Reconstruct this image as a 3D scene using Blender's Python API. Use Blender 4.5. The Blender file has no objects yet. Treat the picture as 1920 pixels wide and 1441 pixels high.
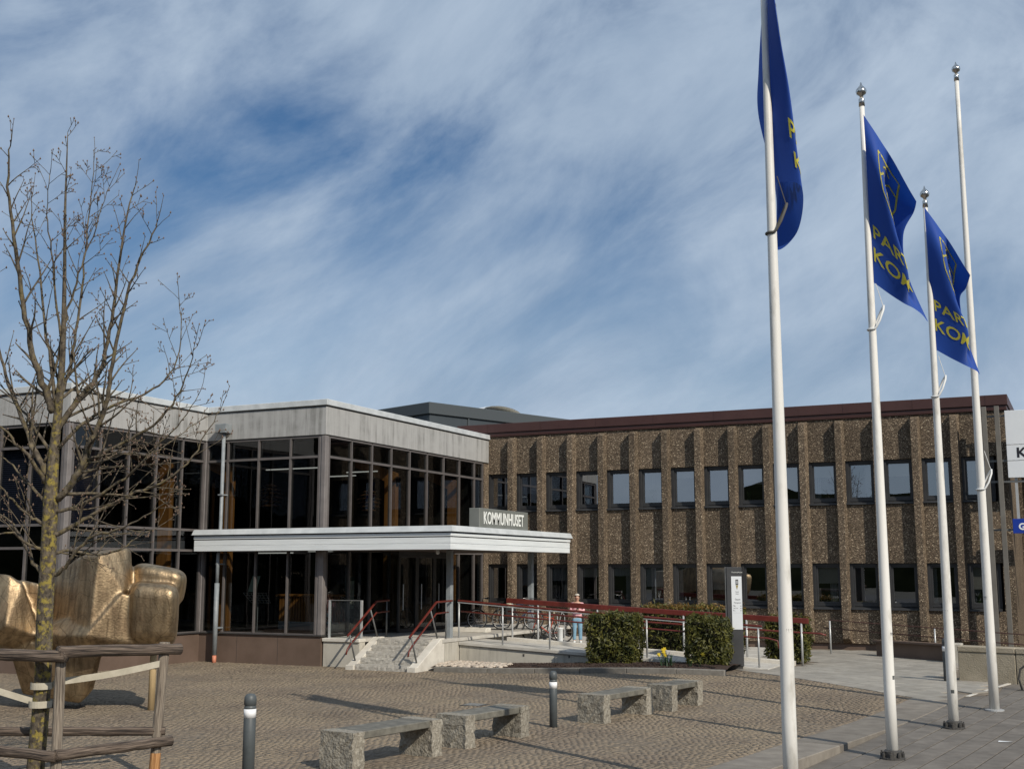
import bpy, bmesh, math, random
import numpy as np
from mathutils import Vector, Matrix, Euler
random.seed(7); np.random.seed(7)
R = math.radians
SC = bpy.context.scene
COL = SC.collection

# ------------------------------------------------------------------ camera, sky, sun, exposure
F_PX, HZN = 2230.0, 347.0
PITCH, YAW, EYE = math.atan(HZN / F_PX), R(25.6), 2.75
cam_d = bpy.data.cameras.new('camera'); cam = bpy.data.objects.new('camera', cam_d); COL.objects.link(cam)
cam.location = (0, 0, EYE); cam.rotation_euler = (R(90) + PITCH, 0, YAW)
cam_d.sensor_width = 36; cam_d.lens = 36 * F_PX / 1920; cam_d.clip_start = 0.1; cam_d.clip_end = 3000
SC.camera = cam

SUN_AZ, SUN_EL = R(-31), R(36)
SUN_DIR = Vector((math.cos(SUN_EL) * math.cos(SUN_AZ), math.cos(SUN_EL) * math.sin(SUN_AZ), math.sin(SUN_EL)))
W = bpy.data.worlds.new('World'); SC.world = W; W.use_nodes = True
def build_world():
    nt = W.node_tree; nt.nodes.clear(); N = nt.nodes.new; L = nt.links.new
    out = N('ShaderNodeOutputWorld'); bg = N('ShaderNodeBackground'); bg.inputs[1].default_value = 0.1
    sky = N('ShaderNodeTexSky'); sky.sky_type = 'NISHITA'; sky.sun_disc = False
    sky.sun_elevation = SUN_EL; sky.sun_rotation = R(90) - SUN_AZ
    sky.air_density = 1.0; sky.dust_density = 0.6; sky.ozone_density = 2.0
    tc = N('ShaderNodeTexCoord'); sep = N('ShaderNodeSeparateXYZ'); L(tc.outputs['Generated'], sep.inputs[0])
    def M(op, a, b=None, c=None):
        n = N('ShaderNodeMath'); n.operation = op
        for i, s in enumerate((a, b, c)):
            if s is None: continue
            if isinstance(s, (int, float)): n.inputs[i].default_value = s
            else: L(s, n.inputs[i])
        return n.outputs[0]
    # streak axes of the high cloud sheet: one long axis, two short ones
    ca_, sa_ = math.cos(R(SKY_ROT)), math.sin(R(SKY_ROT)); cy_, sy_ = math.cos(YAW), math.sin(YAW)
    e1 = (cy_ * ca_, sy_ * ca_, sa_); e2 = (-cy_ * sa_, -sy_ * sa_, ca_); e3 = (-sy_, cy_, 0)
    cmb = N('ShaderNodeCombineXYZ')
    for i_, e_ in enumerate((e1, e2, e3)):
        vd = N('ShaderNodeVectorMath'); vd.operation = 'DOT_PRODUCT'; L(tc.outputs['Generated'], vd.inputs[0]); vd.inputs[1].default_value = e_; L(vd.outputs['Value'], cmb.inputs[i_])
    def noise(sx, sy, scale, det, rough, dist, off=0):
        mp = N('ShaderNodeMapping'); mp.inputs['Scale'].default_value = (sx, sy, sy)
        mp.inputs['Location'].default_value = (off, off * .7, off * .3)
        L(cmb.outputs[0], mp.inputs[0])
        n = N('ShaderNodeTexNoise'); n.inputs['Scale'].default_value = scale; n.inputs['Detail'].default_value = det
        n.inputs['Roughness'].default_value = rough; n.inputs['Distortion'].default_value = dist
        L(mp.outputs[0], n.inputs[0]); return n.outputs[0]
    big = noise(0.62, 1.0, 2.5, 3, 0.5, 0.35, SKY_OFF)
    wisp = noise(0.42, 1.0, 7.0, 10, 0.60, 0.5, 4.0)
    mix = M('ADD', M('MULTIPLY', big, 0.56), M('MULTIPLY', wisp, 0.44))
    rp = N('ShaderNodeMapRange'); rp.interpolation_type = 'SMOOTHSTEP'
    rp.inputs[1].default_value = SKY_LO; rp.inputs[2].default_value = SKY_LO + 0.20; rp.inputs[3].default_value = 0.04; rp.inputs[4].default_value = 0.94
    L(mix, rp.inputs[0])
    # thin veil thickening towards the horizon (longer path through the high cloud sheet)
    veil = N('ShaderNodeMapRange'); veil.interpolation_type = 'SMOOTHSTEP'
    veil.inputs[1].default_value = 0.0; veil.inputs[2].default_value = 0.36; veil.inputs[3].default_value = 0.85; veil.inputs[4].default_value = 0.05
    L(sep.outputs[2], veil.inputs[0])
    fac = M('SUBTRACT', 1.0, M('MULTIPLY', M('SUBTRACT', 1.0, rp.outputs[0]), M('SUBTRACT', 1.0, veil.outputs[0])))
    shade = noise(0.45, 1.0, 6.0, 9, 0.62, 0.4, 9.0)
    cr = N('ShaderNodeValToRGB')
    cr.color_ramp.elements[0].position = 0.32; cr.color_ramp.elements[0].color = (3.9, 5.15, 6.9, 1)
    cr.color_ramp.elements[1].position = 0.68; cr.color_ramp.elements[1].color = (6.7, 7.95, 9.5, 1)
    L(shade, cr.inputs[0])
    mx = N('ShaderNodeMix'); mx.data_type = 'RGBA'
    hs = N('ShaderNodeHueSaturation'); hs.inputs['Hue'].default_value = 0.505; hs.inputs['Saturation'].default_value = 1.5; hs.inputs['Value'].default_value = SKY_VAL
    L(sky.outputs[0], hs.inputs['Color'])
    L(fac, mx.inputs['Factor']); L(hs.outputs[0], mx.inputs['A']); L(cr.outputs[0], mx.inputs['B'])
    L(mx.outputs['Result'], bg.inputs[0]); L(bg.outputs[0], out.inputs[0])
SKY_ROT, SKY_OFF, SKY_VAL, SKY_LO = 37, 2.25, 0.82, 0.352
build_world()
sun_d = bpy.data.lights.new('sun', 'SUN'); sun_d.energy = 5.0; sun_d.angle = R(0.53); sun_d.color = (1.0, 0.915, 0.79)
sun = bpy.data.objects.new('sun', sun_d); COL.objects.link(sun); sun.location = (20, -10, 40)
sun.rotation_euler = (-SUN_DIR).to_track_quat('-Z', 'Y').to_euler()
vs = SC.view_settings; vs.view_transform = 'Standard'; vs.look = 'None'; vs.gamma = 1; vs.exposure = -0.36; vs.use_curve_mapping = False
SC.render.engine = 'CYCLES'
SC.cycles.max_bounces = 6; SC.cycles.diffuse_bounces = 3; SC.cycles.glossy_bounces = 4; SC.cycles.transparent_max_bounces = 16
SC.cycles.caustics_reflective = False; SC.cycles.caustics_refractive = False
SC.cycles.use_denoising = True; SC.cycles.denoiser = 'OPENIMAGEDENOISE'; SC.cycles.sample_clamp_indirect = 4.0

# ------------------------------------------------------------------ helpers
FW0 = np.array([-math.sin(YAW), math.cos(YAW), 0.0]); RT = np.array([math.cos(YAW), math.sin(YAW), 0.0]); UP0 = np.array([0, 0, 1.0])
FWD = FW0 * math.cos(PITCH) + UP0 * math.sin(PITCH); UPV = UP0 * math.cos(PITCH) - FW0 * math.sin(PITCH)
def ray(x, y): return FWD + RT * (x - 960) / F_PX + UPV * (720.5 - y) / F_PX
def at(x, y, w): return np.array([0, 0, EYE]) + ray(x, y) * w          # a point of the place seen at x, y, w metres away
def sstep(t): t = np.clip(t, 0, 1); return t * t * (3 - 2 * t)
def gz(x, y):                                                          # height of the plaza
    return 0.2 * sstep((np.asarray(x) + 16) / 7) * sstep((np.asarray(y) - 23) / 7)
def gzf(x, y): return float(gz(x, y))

class MB:
    def __init__(s): s.v = []; s.f = []; s.m = []
    def add(s, vs, fs, mi=0):
        o = len(s.v); s.v += [tuple(map(float, p)) for p in vs]; s.f += [tuple(i + o for i in f) for f in fs]; s.m += [mi] * len(fs); return s
    def box(s, x0, x1, y0, y1, z0, z1, mi=0):
        v = [(x, y, z) for z in (z0, z1) for y in (y0, y1) for x in (x0, x1)]
        return s.add(v, [(0, 2, 3, 1), (4, 5, 7, 6), (0, 1, 5, 4), (2, 6, 7, 3), (0, 4, 6, 2), (1, 3, 7, 5)], mi)
    def obox(s, c, ax, ay, az, mi=0):                                   # half vectors
        c, ax, ay, az = (np.array(q, float) for q in (c, ax, ay, az))
        v = [c + i * ax + j * ay + k * az for k in (-1, 1) for j in (-1, 1) for i in (-1, 1)]
        return s.add(v, [(0, 2, 3, 1), (4, 5, 7, 6), (0, 1, 5, 4), (2, 6, 7, 3), (0, 4, 6, 2), (1, 3, 7, 5)], mi)
    def bar(s, p, q, w, h, up=(0, 0, 1), mi=0):
        p, q, up = np.array(p, float), np.array(q, float), np.array(up, float); d = q - p; l = np.linalg.norm(d); d /= l
        sd = np.cross(d, up); sd /= np.linalg.norm(sd); u2 = np.cross(sd, d)
        return s.obox((p + q) / 2, d * l / 2, sd * w / 2, u2 * h / 2, mi)
    def tube(s, pts, r, n=8, cap=True, mi=0):
        pts = [np.array(p, float) for p in pts]; rs = r if isinstance(r, (list, tuple, np.ndarray)) else [r] * len(pts)
        t0 = pts[1] - pts[0]; t0 /= np.linalg.norm(t0); a = np.array([0, 0, 1.0]) if abs(t0[2]) < .9 else np.array([1.0, 0, 0])
        u = np.cross(t0, a); u /= np.linalg.norm(u); o = len(s.v); k = len(pts)
        for i, p in enumerate(pts):
            t = pts[min(i + 1, k - 1)] - pts[max(i - 1, 0)]; t /= max(np.linalg.norm(t), 1e-9)
            u = u - t * (u @ t); u /= np.linalg.norm(u); w = np.cross(t, u)
            for j in range(n):
                an = 2 * math.pi * j / n; s.v.append(tuple(p + (u * math.cos(an) + w * math.sin(an)) * rs[i]))
        nf = 0
        for i in range(k - 1):
            for j in range(n):
                j2 = (j + 1) % n; s.f.append((o + i * n + j, o + i * n + j2, o + (i + 1) * n + j2, o + (i + 1) * n + j)); nf += 1
        if cap:
            s.f.append(tuple(o + j for j in reversed(range(n)))); s.f.append(tuple(o + (k - 1) * n + j for j in range(n))); nf += 2
        s.m += [mi] * nf; return s
    def lathe(s, prof, c=(0, 0, 0), n=24, mi=0):                         # profile of (r, z)
        o = len(s.v); k = len(prof); nf = 0
        for r, z in prof:
            for j in range(n):
                an = 2 * math.pi * j / n; s.v.append((c[0] + r * math.cos(an), c[1] + r * math.sin(an), c[2] + z))
        for i in range(k - 1):
            for j in range(n):
                j2 = (j + 1) % n; s.f.append((o + i * n + j, o + i * n + j2, o + (i + 1) * n + j2, o + (i + 1) * n + j)); nf += 1
        s.f.append(tuple(o + j for j in reversed(range(n)))); s.f.append(tuple(o + (k - 1) * n + j for j in range(n))); nf += 2
        s.m += [mi] * nf; return s
    def prism(s, poly, z0, z1, mi=0):                                   # poly counter-clockwise in x, y
        n = len(poly); v = [(x, y, z0) for x, y in poly] + [(x, y, z1) for x, y in poly]
        return s.add(v, [tuple(reversed(range(n))), tuple(range(n, 2 * n))] + [(i, (i + 1) % n, n + (i + 1) % n, n + i) for i in range(n)], mi)
    def xprism(s, poly, x0, x1, mi=0):                                  # poly in y, z swept along x
        n = len(poly); v = [(x0, y, z) for y, z in poly] + [(x1, y, z) for y, z in poly]
        return s.add(v, [tuple(range(n)), tuple(reversed(range(n, 2 * n)))] + [(i, n + i, n + (i + 1) % n, (i + 1) % n) for i in range(n)], mi)
    def torus(s, c, ax_u, ax_v, Rr, r, n=28, k=6, mi=0):
        c, u, v = (np.array(q, float) for q in (c, ax_u, ax_v)); w = np.cross(u, v); o = len(s.v)
        for i in range(n):
            a = 2 * math.pi * i / n; d = u * math.cos(a) + v * math.sin(a)
            for j in range(k):
                b = 2 * math.pi * j / k; s.v.append(tuple(c + d * (Rr + r * math.cos(b)) + w * r * math.sin(b)))
        for i in range(n):
            for j in range(k):
                i2, j2 = (i + 1) % n, (j + 1) % k; s.f.append((o + i * k + j, o + i2 * k + j, o + i2 * k + j2, o + i * k + j2))
        s.m += [mi] * (n * k); return s
    def mesh(s, name, mats, org=(0, 0, 0), smooth=False, bev=0, seg=1):
        me = bpy.data.meshes.new(name)
        v = [(a - org[0], b - org[1], c - org[2]) for a, b, c in s.v]
        me.from_pydata(v, [], s.f)
        for m in (mats if isinstance(mats, (list, tuple)) else [mats]): me.materials.append(m)
        if any(s.m): me.polygons.foreach_set('material_index', s.m)
        bm = bmesh.new(); bm.from_mesh(me)
        bmesh.ops.recalc_face_normals(bm, faces=bm.faces)
        if bev:
            eds = [e for e in bm.edges if len(e.link_faces) == 2 and e.calc_face_angle(0) > 0.6]
            bmesh.ops.bevel(bm, geom=eds, offset=bev, segments=seg, affect='EDGES', profile=0.5, clamp_overlap=True)
        bm.to_mesh(me); bm.free()
        if smooth: me.shade_smooth()
        me.update(); return me
ORG = {}
def org_of(p): return ORG.get(p.name, (0, 0, 0)) if p else (0, 0, 0)
def tag(o, label=None, cat=None, group=None, kind=None):
    for k, v in (('label', label), ('category', cat), ('group', group), ('kind', kind)):
        if v: o[k] = v
    return o
def thing(name, label, cat, loc=(0, 0, 0), rotz=0, group=None):
    o = bpy.data.objects.new(name, None); COL.objects.link(o); o.empty_display_size = .2
    o.location = loc; o.rotation_euler = (0, 0, rotz); ORG[o.name] = tuple(loc) if rotz == 0 else (0, 0, 0)
    return tag(o, label, cat, group)
def struct_root(name, loc=(0, 0, 0)):
    o = bpy.data.objects.new(name, None); COL.objects.link(o); o.location = loc; ORG[o.name] = tuple(loc); o['kind'] = 'structure'; return o
def obj(name, mb, mat, parent=None, smooth=False, bev=0, seg=1, org=None, label=None, kind=None):
    og = org if org is not None else org_of(parent)
    me = mb.mesh(name, mat, og, smooth, bev, seg) if isinstance(mb, MB) else mb
    o = bpy.data.objects.new(name, me); COL.objects.link(o)
    if parent: o.parent = parent
    elif org is not None: o.location = org
    ORG[o.name] = og
    return tag(o, label=label, kind=kind)
def inst(me, name, parent, loc=(0, 0, 0), rot=(0, 0, 0), scale=None):      # loc in the parent's frame
    o = bpy.data.objects.new(name, me); COL.objects.link(o); o.parent = parent; o.location = loc; o.rotation_euler = rot
    if scale: o.scale = scale
    return o
def copy_tree(o, parent=None):
    c = o.copy(); COL.objects.link(c); c.parent = parent
    for ch in list(o.children): copy_tree(ch, c)
    return c
def text_mesh(txt, size, name='lettering', align='LEFT', extrude=0.0, spacing=1.0, bold=0.0):
    cu = bpy.data.curves.new(name, 'FONT'); cu.body = txt; cu.size = size; cu.align_x = align; cu.extrude = extrude; cu.resolution_u = 3; cu.offset = bold; cu.space_character = spacing
    ob = bpy.data.objects.new(name, cu); COL.objects.link(ob)
    bpy.context.view_layer.update()
    me = bpy.data.meshes.new_from_object(ob.evaluated_get(bpy.context.evaluated_depsgraph_get()))
    bpy.data.objects.remove(ob); bpy.data.curves.remove(cu); return me
def text_on(parent, name, txt, size, origin, xdir, ydir, mat, wscale=1.0, spacing=1.0, thick=0.004, bold=0.0):
    me = text_mesh(txt, size, name, extrude=thick, spacing=spacing, bold=bold)
    o_, x_, y_ = (np.array(q, float) for q in (origin, xdir, ydir)); n_ = np.cross(x_, y_); og = np.array(org_of(parent))
    for v in me.vertices:
        p = o_ + x_ * v.co.x * wscale + y_ * v.co.y + n_ * v.co.z - og; v.co = p
    me.materials.clear(); me.materials.append(mat)
    o = bpy.data.objects.new(name, me); COL.objects.link(o); o.parent = parent; return o

# ------------------------------------------------------------------ materials
MT = {}
def node_mat(name):
    m = bpy.data.materials.new(name); m.use_nodes = True; nt = m.node_tree; nt.nodes.clear()
    out = nt.nodes.new('ShaderNodeOutputMaterial'); MT[name] = m; return m, nt, out
def pm(name, c1, c2=None, scale=4.0, rough=0.6, bump=0.0, bscale=None, metal=0.0, stretch=(1, 1, 1), spec=0.5, detail=6, lo=0.35, hi=0.65, rnd=False, c3=None, bdist=0.01, vor=None):
    m, nt, out = node_mat(name); N = nt.nodes.new; L = nt.links.new
    b = N('ShaderNodeBsdfPrincipled'); L(b.outputs[0], out.inputs[0])
    b.inputs['Roughness'].default_value = rough; b.inputs['Metallic'].default_value = metal; b.inputs['Specular IOR Level'].default_value = spec
    tc = N('ShaderNodeTexCoord'); mp = N('ShaderNodeMapping'); mp.inputs['Scale'].default_value = stretch
    if rnd:
        oi = N('ShaderNodeObjectInfo'); ml = N('ShaderNodeMath'); ml.operation = 'MULTIPLY'; ml.inputs[1].default_value = 37.0; L(oi.outputs['Random'], ml.inputs[0])
        va = N('ShaderNodeVectorMath'); va.operation = 'ADD'; L(tc.outputs['Object'], va.inputs[0]); L(ml.outputs[0], va.inputs[1]); L(va.outputs[0], mp.inputs[0])
    else: L(tc.outputs['Object'], mp.inputs[0])
    if c2 is None: b.inputs['Base Color'].default_value = (*c1, 1); col = None
    else:
        if vor:
            n = N('ShaderNodeTexVoronoi'); n.inputs['Scale'].default_value = scale; L(mp.outputs[0], n.inputs[0])
            sp = N('ShaderNodeSeparateColor'); L(n.outputs['Color'], sp.inputs[0]); src = sp.outputs[0]
        else:
            n = N('ShaderNodeTexNoise'); n.inputs['Scale'].default_value = scale; n.inputs['Detail'].default_value = detail; n.inputs['Roughness'].default_value = .6; L(mp.outputs[0], n.inputs[0]); src = n.outputs[0]
        cr = N('ShaderNodeValToRGB'); e = cr.color_ramp.elements
        e[0].position = lo; e[0].color = (*c1, 1); e[1].position = hi; e[1].color = (*c2, 1)
        if c3: k = e.new(min(1, hi + .25)); k.color = (*c3, 1)
        L(src, cr.inputs[0]); col = cr.outputs[0]
        if rnd:
            hs = N('ShaderNodeHueSaturation'); mr = N('ShaderNodeMapRange'); mr.inputs[3].default_value = .86; mr.inputs[4].default_value = 1.12; L(oi.outputs['Random'], mr.inputs[0])
            L(mr.outputs[0], hs.inputs['Value']); L(col, hs.inputs['Color']); col = hs.outputs[0]
        L(col, b.inputs['Base Color'])
    if bump:
        bn = N('ShaderNodeTexNoise'); bn.inputs['Scale'].default_value = bscale or scale * 3; bn.inputs['Detail'].default_value = 5; L(mp.outputs[0], bn.inputs[0])
        bp = N('ShaderNodeBump'); bp.inputs['Strength'].default_value = bump; bp.inputs['Distance'].default_value = bdist; L(bn.outputs[0], bp.inputs['Height']); L(bp.outputs[0], b.inputs['Normal'])
    return m
def glass(name, refl=0.12, fk=1.0, tint=(0.55, 0.6, 0.6), rough=0.0, wav=0.0):
    m, nt, out = node_mat(name); N = nt.nodes.new; L = nt.links.new
    tr = N('ShaderNodeBsdfTransparent'); tr.inputs[0].default_value = (*tint, 1)
    gl = N('ShaderNodeBsdfGlossy'); gl.inputs['Roughness'].default_value = rough; gl.inputs[0].default_value = (.95, .97, 1, 1)
    lw = N('ShaderNodeLayerWeight'); lw.inputs[0].default_value = .5
    pw = N('ShaderNodeMath'); pw.operation = 'POWER'; pw.inputs[1].default_value = 5.0; L(lw.outputs['Facing'], pw.inputs[0])
    ma = N('ShaderNodeMath'); ma.operation = 'MULTIPLY_ADD'; ma.inputs[1].default_value = fk; ma.inputs[2].default_value = refl; ma.use_clamp = True; L(pw.outputs[0], ma.inputs[0])
    if wav:
        tc = N('ShaderNodeTexCoord'); n = N('ShaderNodeTexNoise'); n.inputs['Scale'].default_value = 1.6; n.inputs['Detail'].default_value = 1; L(tc.outputs['Object'], n.inputs[0])
        bp = N('ShaderNodeBump'); bp.inputs['Strength'].default_value = wav; bp.inputs['Distance'].default_value = .01; L(n.outputs[0], bp.inputs['Height']); L(bp.outputs[0], gl.inputs['Normal'])
    mx = N('ShaderNodeMixShader'); L(ma.outputs[0], mx.inputs[0]); L(tr.outputs[0], mx.inputs[1]); L(gl.outputs[0], mx.inputs[2]); L(mx.outputs[0], out.inputs[0]); return m
def emis(name, c, s):
    m, nt, out = node_mat(name); e = nt.nodes.new('ShaderNodeEmission'); e.inputs[0].default_value = (*c, 1); e.inputs[1].default_value = s; nt.links.new(e.outputs[0], out.inputs[0]); return m

def streak_mat(name, base, dark, strength):
    # concrete with rain streaks running down from the coping and blotchy tone
    m, nt, out = node_mat(name); N = nt.nodes.new; L = nt.links.new
    b = N('ShaderNodeBsdfPrincipled'); L(b.outputs[0], out.inputs[0]); b.inputs['Roughness'].default_value = .85
    tc = N('ShaderNodeTexCoord')
    def ns(st, sc, det):
        mp = N('ShaderNodeMapping'); mp.inputs['Scale'].default_value = st; L(tc.outputs['Object'], mp.inputs[0])
        n = N('ShaderNodeTexNoise'); n.inputs['Scale'].default_value = sc; n.inputs['Detail'].default_value = det; n.inputs['Roughness'].default_value = .65; L(mp.outputs[0], n.inputs[0]); return n.outputs[0]
    def ramp(s, lo, hi, a, b_):
        r = N('ShaderNodeMapRange'); r.inputs[1].default_value = lo; r.inputs[2].default_value = hi; r.inputs[3].default_value = a; r.inputs[4].default_value = b_; L(s, r.inputs[0]); return r.outputs[0]
    def M(op, a, b_):
        n = N('ShaderNodeMath'); n.operation = op
        for i, s in enumerate((a, b_)):
            if isinstance(s, (int, float)): n.inputs[i].default_value = s
            else: L(s, n.inputs[i])
        return n.outputs[0]
    st = ramp(ns((6.5, 6.5, .45), 1.0, 7), .45, .75, 0, 1)
    st2 = ramp(ns((26, 26, 2.2), 1.0, 5), .60, .78, 0, .8)
    zone = ramp(ns((.55, .55, .9), 1.0, 5), .38, .64, 0.05, 1)
    blot = ramp(ns((1, 1, 1), 2.2, 6), .3, .7, 0, .35)
    f = M('ADD', M('MULTIPLY', M('MULTIPLY', M('MAXIMUM', st, st2), zone), strength), M('MULTIPLY', blot, .4))
    mx = N('ShaderNodeMix'); mx.data_type = 'RGBA'; mx.inputs['A'].default_value = (*base, 1); mx.inputs['B'].default_value = (*dark, 1); L(f, mx.inputs['Factor']); L(mx.outputs['Result'], b.inputs['Base Color'])
    bp = N('ShaderNodeBump'); bp.inputs['Strength'].default_value = .3; bp.inputs['Distance'].default_value = .01; L(ns((1, 1, 1), 40, 3), bp.inputs['Height']); L(bp.outputs[0], b.inputs['Normal']); return m

def aggregate_mat(name, gain=1.0):
    m, nt, out = node_mat(name); N = nt.nodes.new; L = nt.links.new
    b = N('ShaderNodeBsdfPrincipled'); L(b.outputs[0], out.inputs[0]); b.inputs['Roughness'].default_value = .8; b.inputs['Specular IOR Level'].default_value = .3
    tc = N('ShaderNodeTexCoord'); oi = N('ShaderNodeObjectInfo'); ml = N('ShaderNodeMath'); ml.operation = 'MULTIPLY'; ml.inputs[1].default_value = 53.0; L(oi.outputs['Random'], ml.inputs[0])
    va = N('ShaderNodeVectorMath'); va.operation = 'ADD'; L(tc.outputs['Object'], va.inputs[0]); L(ml.outputs[0], va.inputs[1])
    v = N('ShaderNodeTexVoronoi'); v.inputs['Scale'].default_value = 35; L(va.outputs[0], v.inputs[0])
    sp = N('ShaderNodeSeparateColor'); L(v.outputs['Color'], sp.inputs[0])
    cr = N('ShaderNodeValToRGB'); e = cr.color_ramp.elements; g = gain
    e[0].position = 0; e[0].color = (.086 * g, .064 * g, .044 * g, 1); e[1].position = 1; e[1].color = (.60 * g, .50 * g, .36 * g, 1)
    for p, c in ((.35, (.132, .099, .068)), (.62, (.176, .133, .092)), (.84, (.235, .180, .125)), (.94, (.34, .265, .185))): k = e.new(p); k.color = (c[0] * g, c[1] * g, c[2] * g, 1)
    L(sp.outputs[0], cr.inputs[0])
    dm = N('ShaderNodeMapRange'); dm.inputs[1].default_value = .25; dm.inputs[2].default_value = .75; dm.inputs[3].default_value = 1.08; dm.inputs[4].default_value = .5; L(v.outputs['Distance'], dm.inputs[0])
    n2 = N('ShaderNodeTexNoise'); n2.inputs['Scale'].default_value = .9; n2.inputs['Detail'].default_value = 4; L(va.outputs[0], n2.inputs[0])
    mr = N('ShaderNodeMapRange'); mr.inputs[1].default_value = .3; mr.inputs[2].default_value = .7; mr.inputs[3].default_value = .82; mr.inputs[4].default_value = 1.15; L(n2.outputs[0], mr.inputs[0])
    orr = N('ShaderNodeMapRange'); orr.inputs[3].default_value = .86; orr.inputs[4].default_value = 1.14; L(oi.outputs['Random'], orr.inputs[0]); m0 = N('ShaderNodeMath'); m0.operation = 'MULTIPLY'; L(orr.outputs[0], m0.inputs[0]); L(mr.outputs[0], m0.inputs[1])
    mm = N('ShaderNodeMath'); mm.operation = 'MULTIPLY'; L(dm.outputs[0], mm.inputs[0]); L(m0.outputs[0], mm.inputs[1])
    hs = N('ShaderNodeHueSaturation'); L(cr.outputs[0], hs.inputs['Color']); L(mm.outputs[0], hs.inputs['Value']); L(hs.outputs[0], b.inputs['Base Color'])
    bp = N('ShaderNodeBump'); bp.invert = True; bp.inputs['Strength'].default_value = .8; bp.inputs['Distance'].default_value = .018; L(v.outputs['Distance'], bp.inputs['Height']); L(bp.outputs[0], b.inputs['Normal']); return m

def sett_mat():
    m, nt, out = node_mat('sett'); N = nt.nodes.new; L = nt.links.new
    b = N('ShaderNodeBsdfPrincipled'); L(b.outputs[0], out.inputs[0]); b.inputs['Roughness'].default_value = .8; b.inputs['Specular IOR Level'].default_value = .35
    a = N('ShaderNodeAttribute'); a.attribute_name = 'tint'
    cr = N('ShaderNodeValToRGB'); e = cr.color_ramp.elements
    e[0].position = 0; e[0].color = (.148, .116, .086, 1); e[1].position = 1; e[1].color = (.34, .28, .21, 1)
    for p, c in ((.3, (.183, .146, .108)), (.7, (.222, .178, .132)), (.9, (.27, .222, .168))): k = e.new(p); k.color = (*c, 1)
    L(a.outputs['Fac'], cr.inputs[0])
    tc = N('ShaderNodeTexCoord'); n = N('ShaderNodeTexNoise'); n.inputs['Scale'].default_value = .28; n.inputs['Detail'].default_value = 5; n.inputs['Roughness'].default_value = .6; L(tc.outputs['Object'], n.inputs[0])
    mr = N('ShaderNodeMapRange'); mr.inputs[1].default_value = .35; mr.inputs[2].default_value = .65; mr.inputs[3].default_value = .86; mr.inputs[4].default_value = 1.14; L(n.outputs[0], mr.inputs[0])
    hs = N('ShaderNodeHueSaturation'); L(cr.outputs[0], hs.inputs['Color']); L(mr.outputs[0], hs.inputs['Value'])
    n3 = N('ShaderNodeTexNoise'); n3.inputs['Scale'].default_value = .55; n3.inputs['Detail'].default_value = 6; L(tc.outputs['Object'], n3.inputs[0])   # sand swept over the setts
    m3 = N('ShaderNodeMapRange'); m3.inputs[1].default_value = .38; m3.inputs[2].default_value = .62; m3.inputs[3].default_value = 0; m3.inputs[4].default_value = .85; L(n3.outputs[0], m3.inputs[0])
    mx = N('ShaderNodeMix'); mx.data_type = 'RGBA'; L(m3.outputs[0], mx.inputs['Factor']); L(hs.outputs[0], mx.inputs['A']); mx.inputs['B'].default_value = (.255, .206, .145, 1)
    L(mx.outputs['Result'], b.inputs['Base Color'])
    n4 = N('ShaderNodeTexNoise'); n4.inputs['Scale'].default_value = 60; n4.inputs['Detail'].default_value = 4; L(tc.outputs['Object'], n4.inputs[0])
    bp = N('ShaderNodeBump'); bp.inputs['Strength'].default_value = .5; bp.inputs['Distance'].default_value = .006; L(n4.outputs[0], bp.inputs['Height']); L(bp.outputs[0], b.inputs['Normal']); return m

def leaf_mat(name, a, b_, tr=.25):
    m, nt, out = node_mat(name); N = nt.nodes.new; L = nt.links.new
    at_ = N('ShaderNodeAttribute'); at_.attribute_name = 'tint'; cr = N('ShaderNodeValToRGB'); e = cr.color_ramp.elements
    e[0].color = (*a, 1); e[1].color = (*b_, 1); L(at_.outputs['Fac'], cr.inputs[0])
    d = N('ShaderNodeBsdfPrincipled'); d.inputs['Roughness'].default_value = .55; L(cr.outputs[0], d.inputs['Base Color'])
    t = N('ShaderNodeBsdfTranslucent'); L(cr.outputs[0], t.inputs[0]); mx = N('ShaderNodeMixShader'); mx.inputs[0].default_value = tr
    L(d.outputs[0], mx.inputs[1]); L(t.outputs[0], mx.inputs[2]); L(mx.outputs[0], out.inputs[0]); return m

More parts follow.
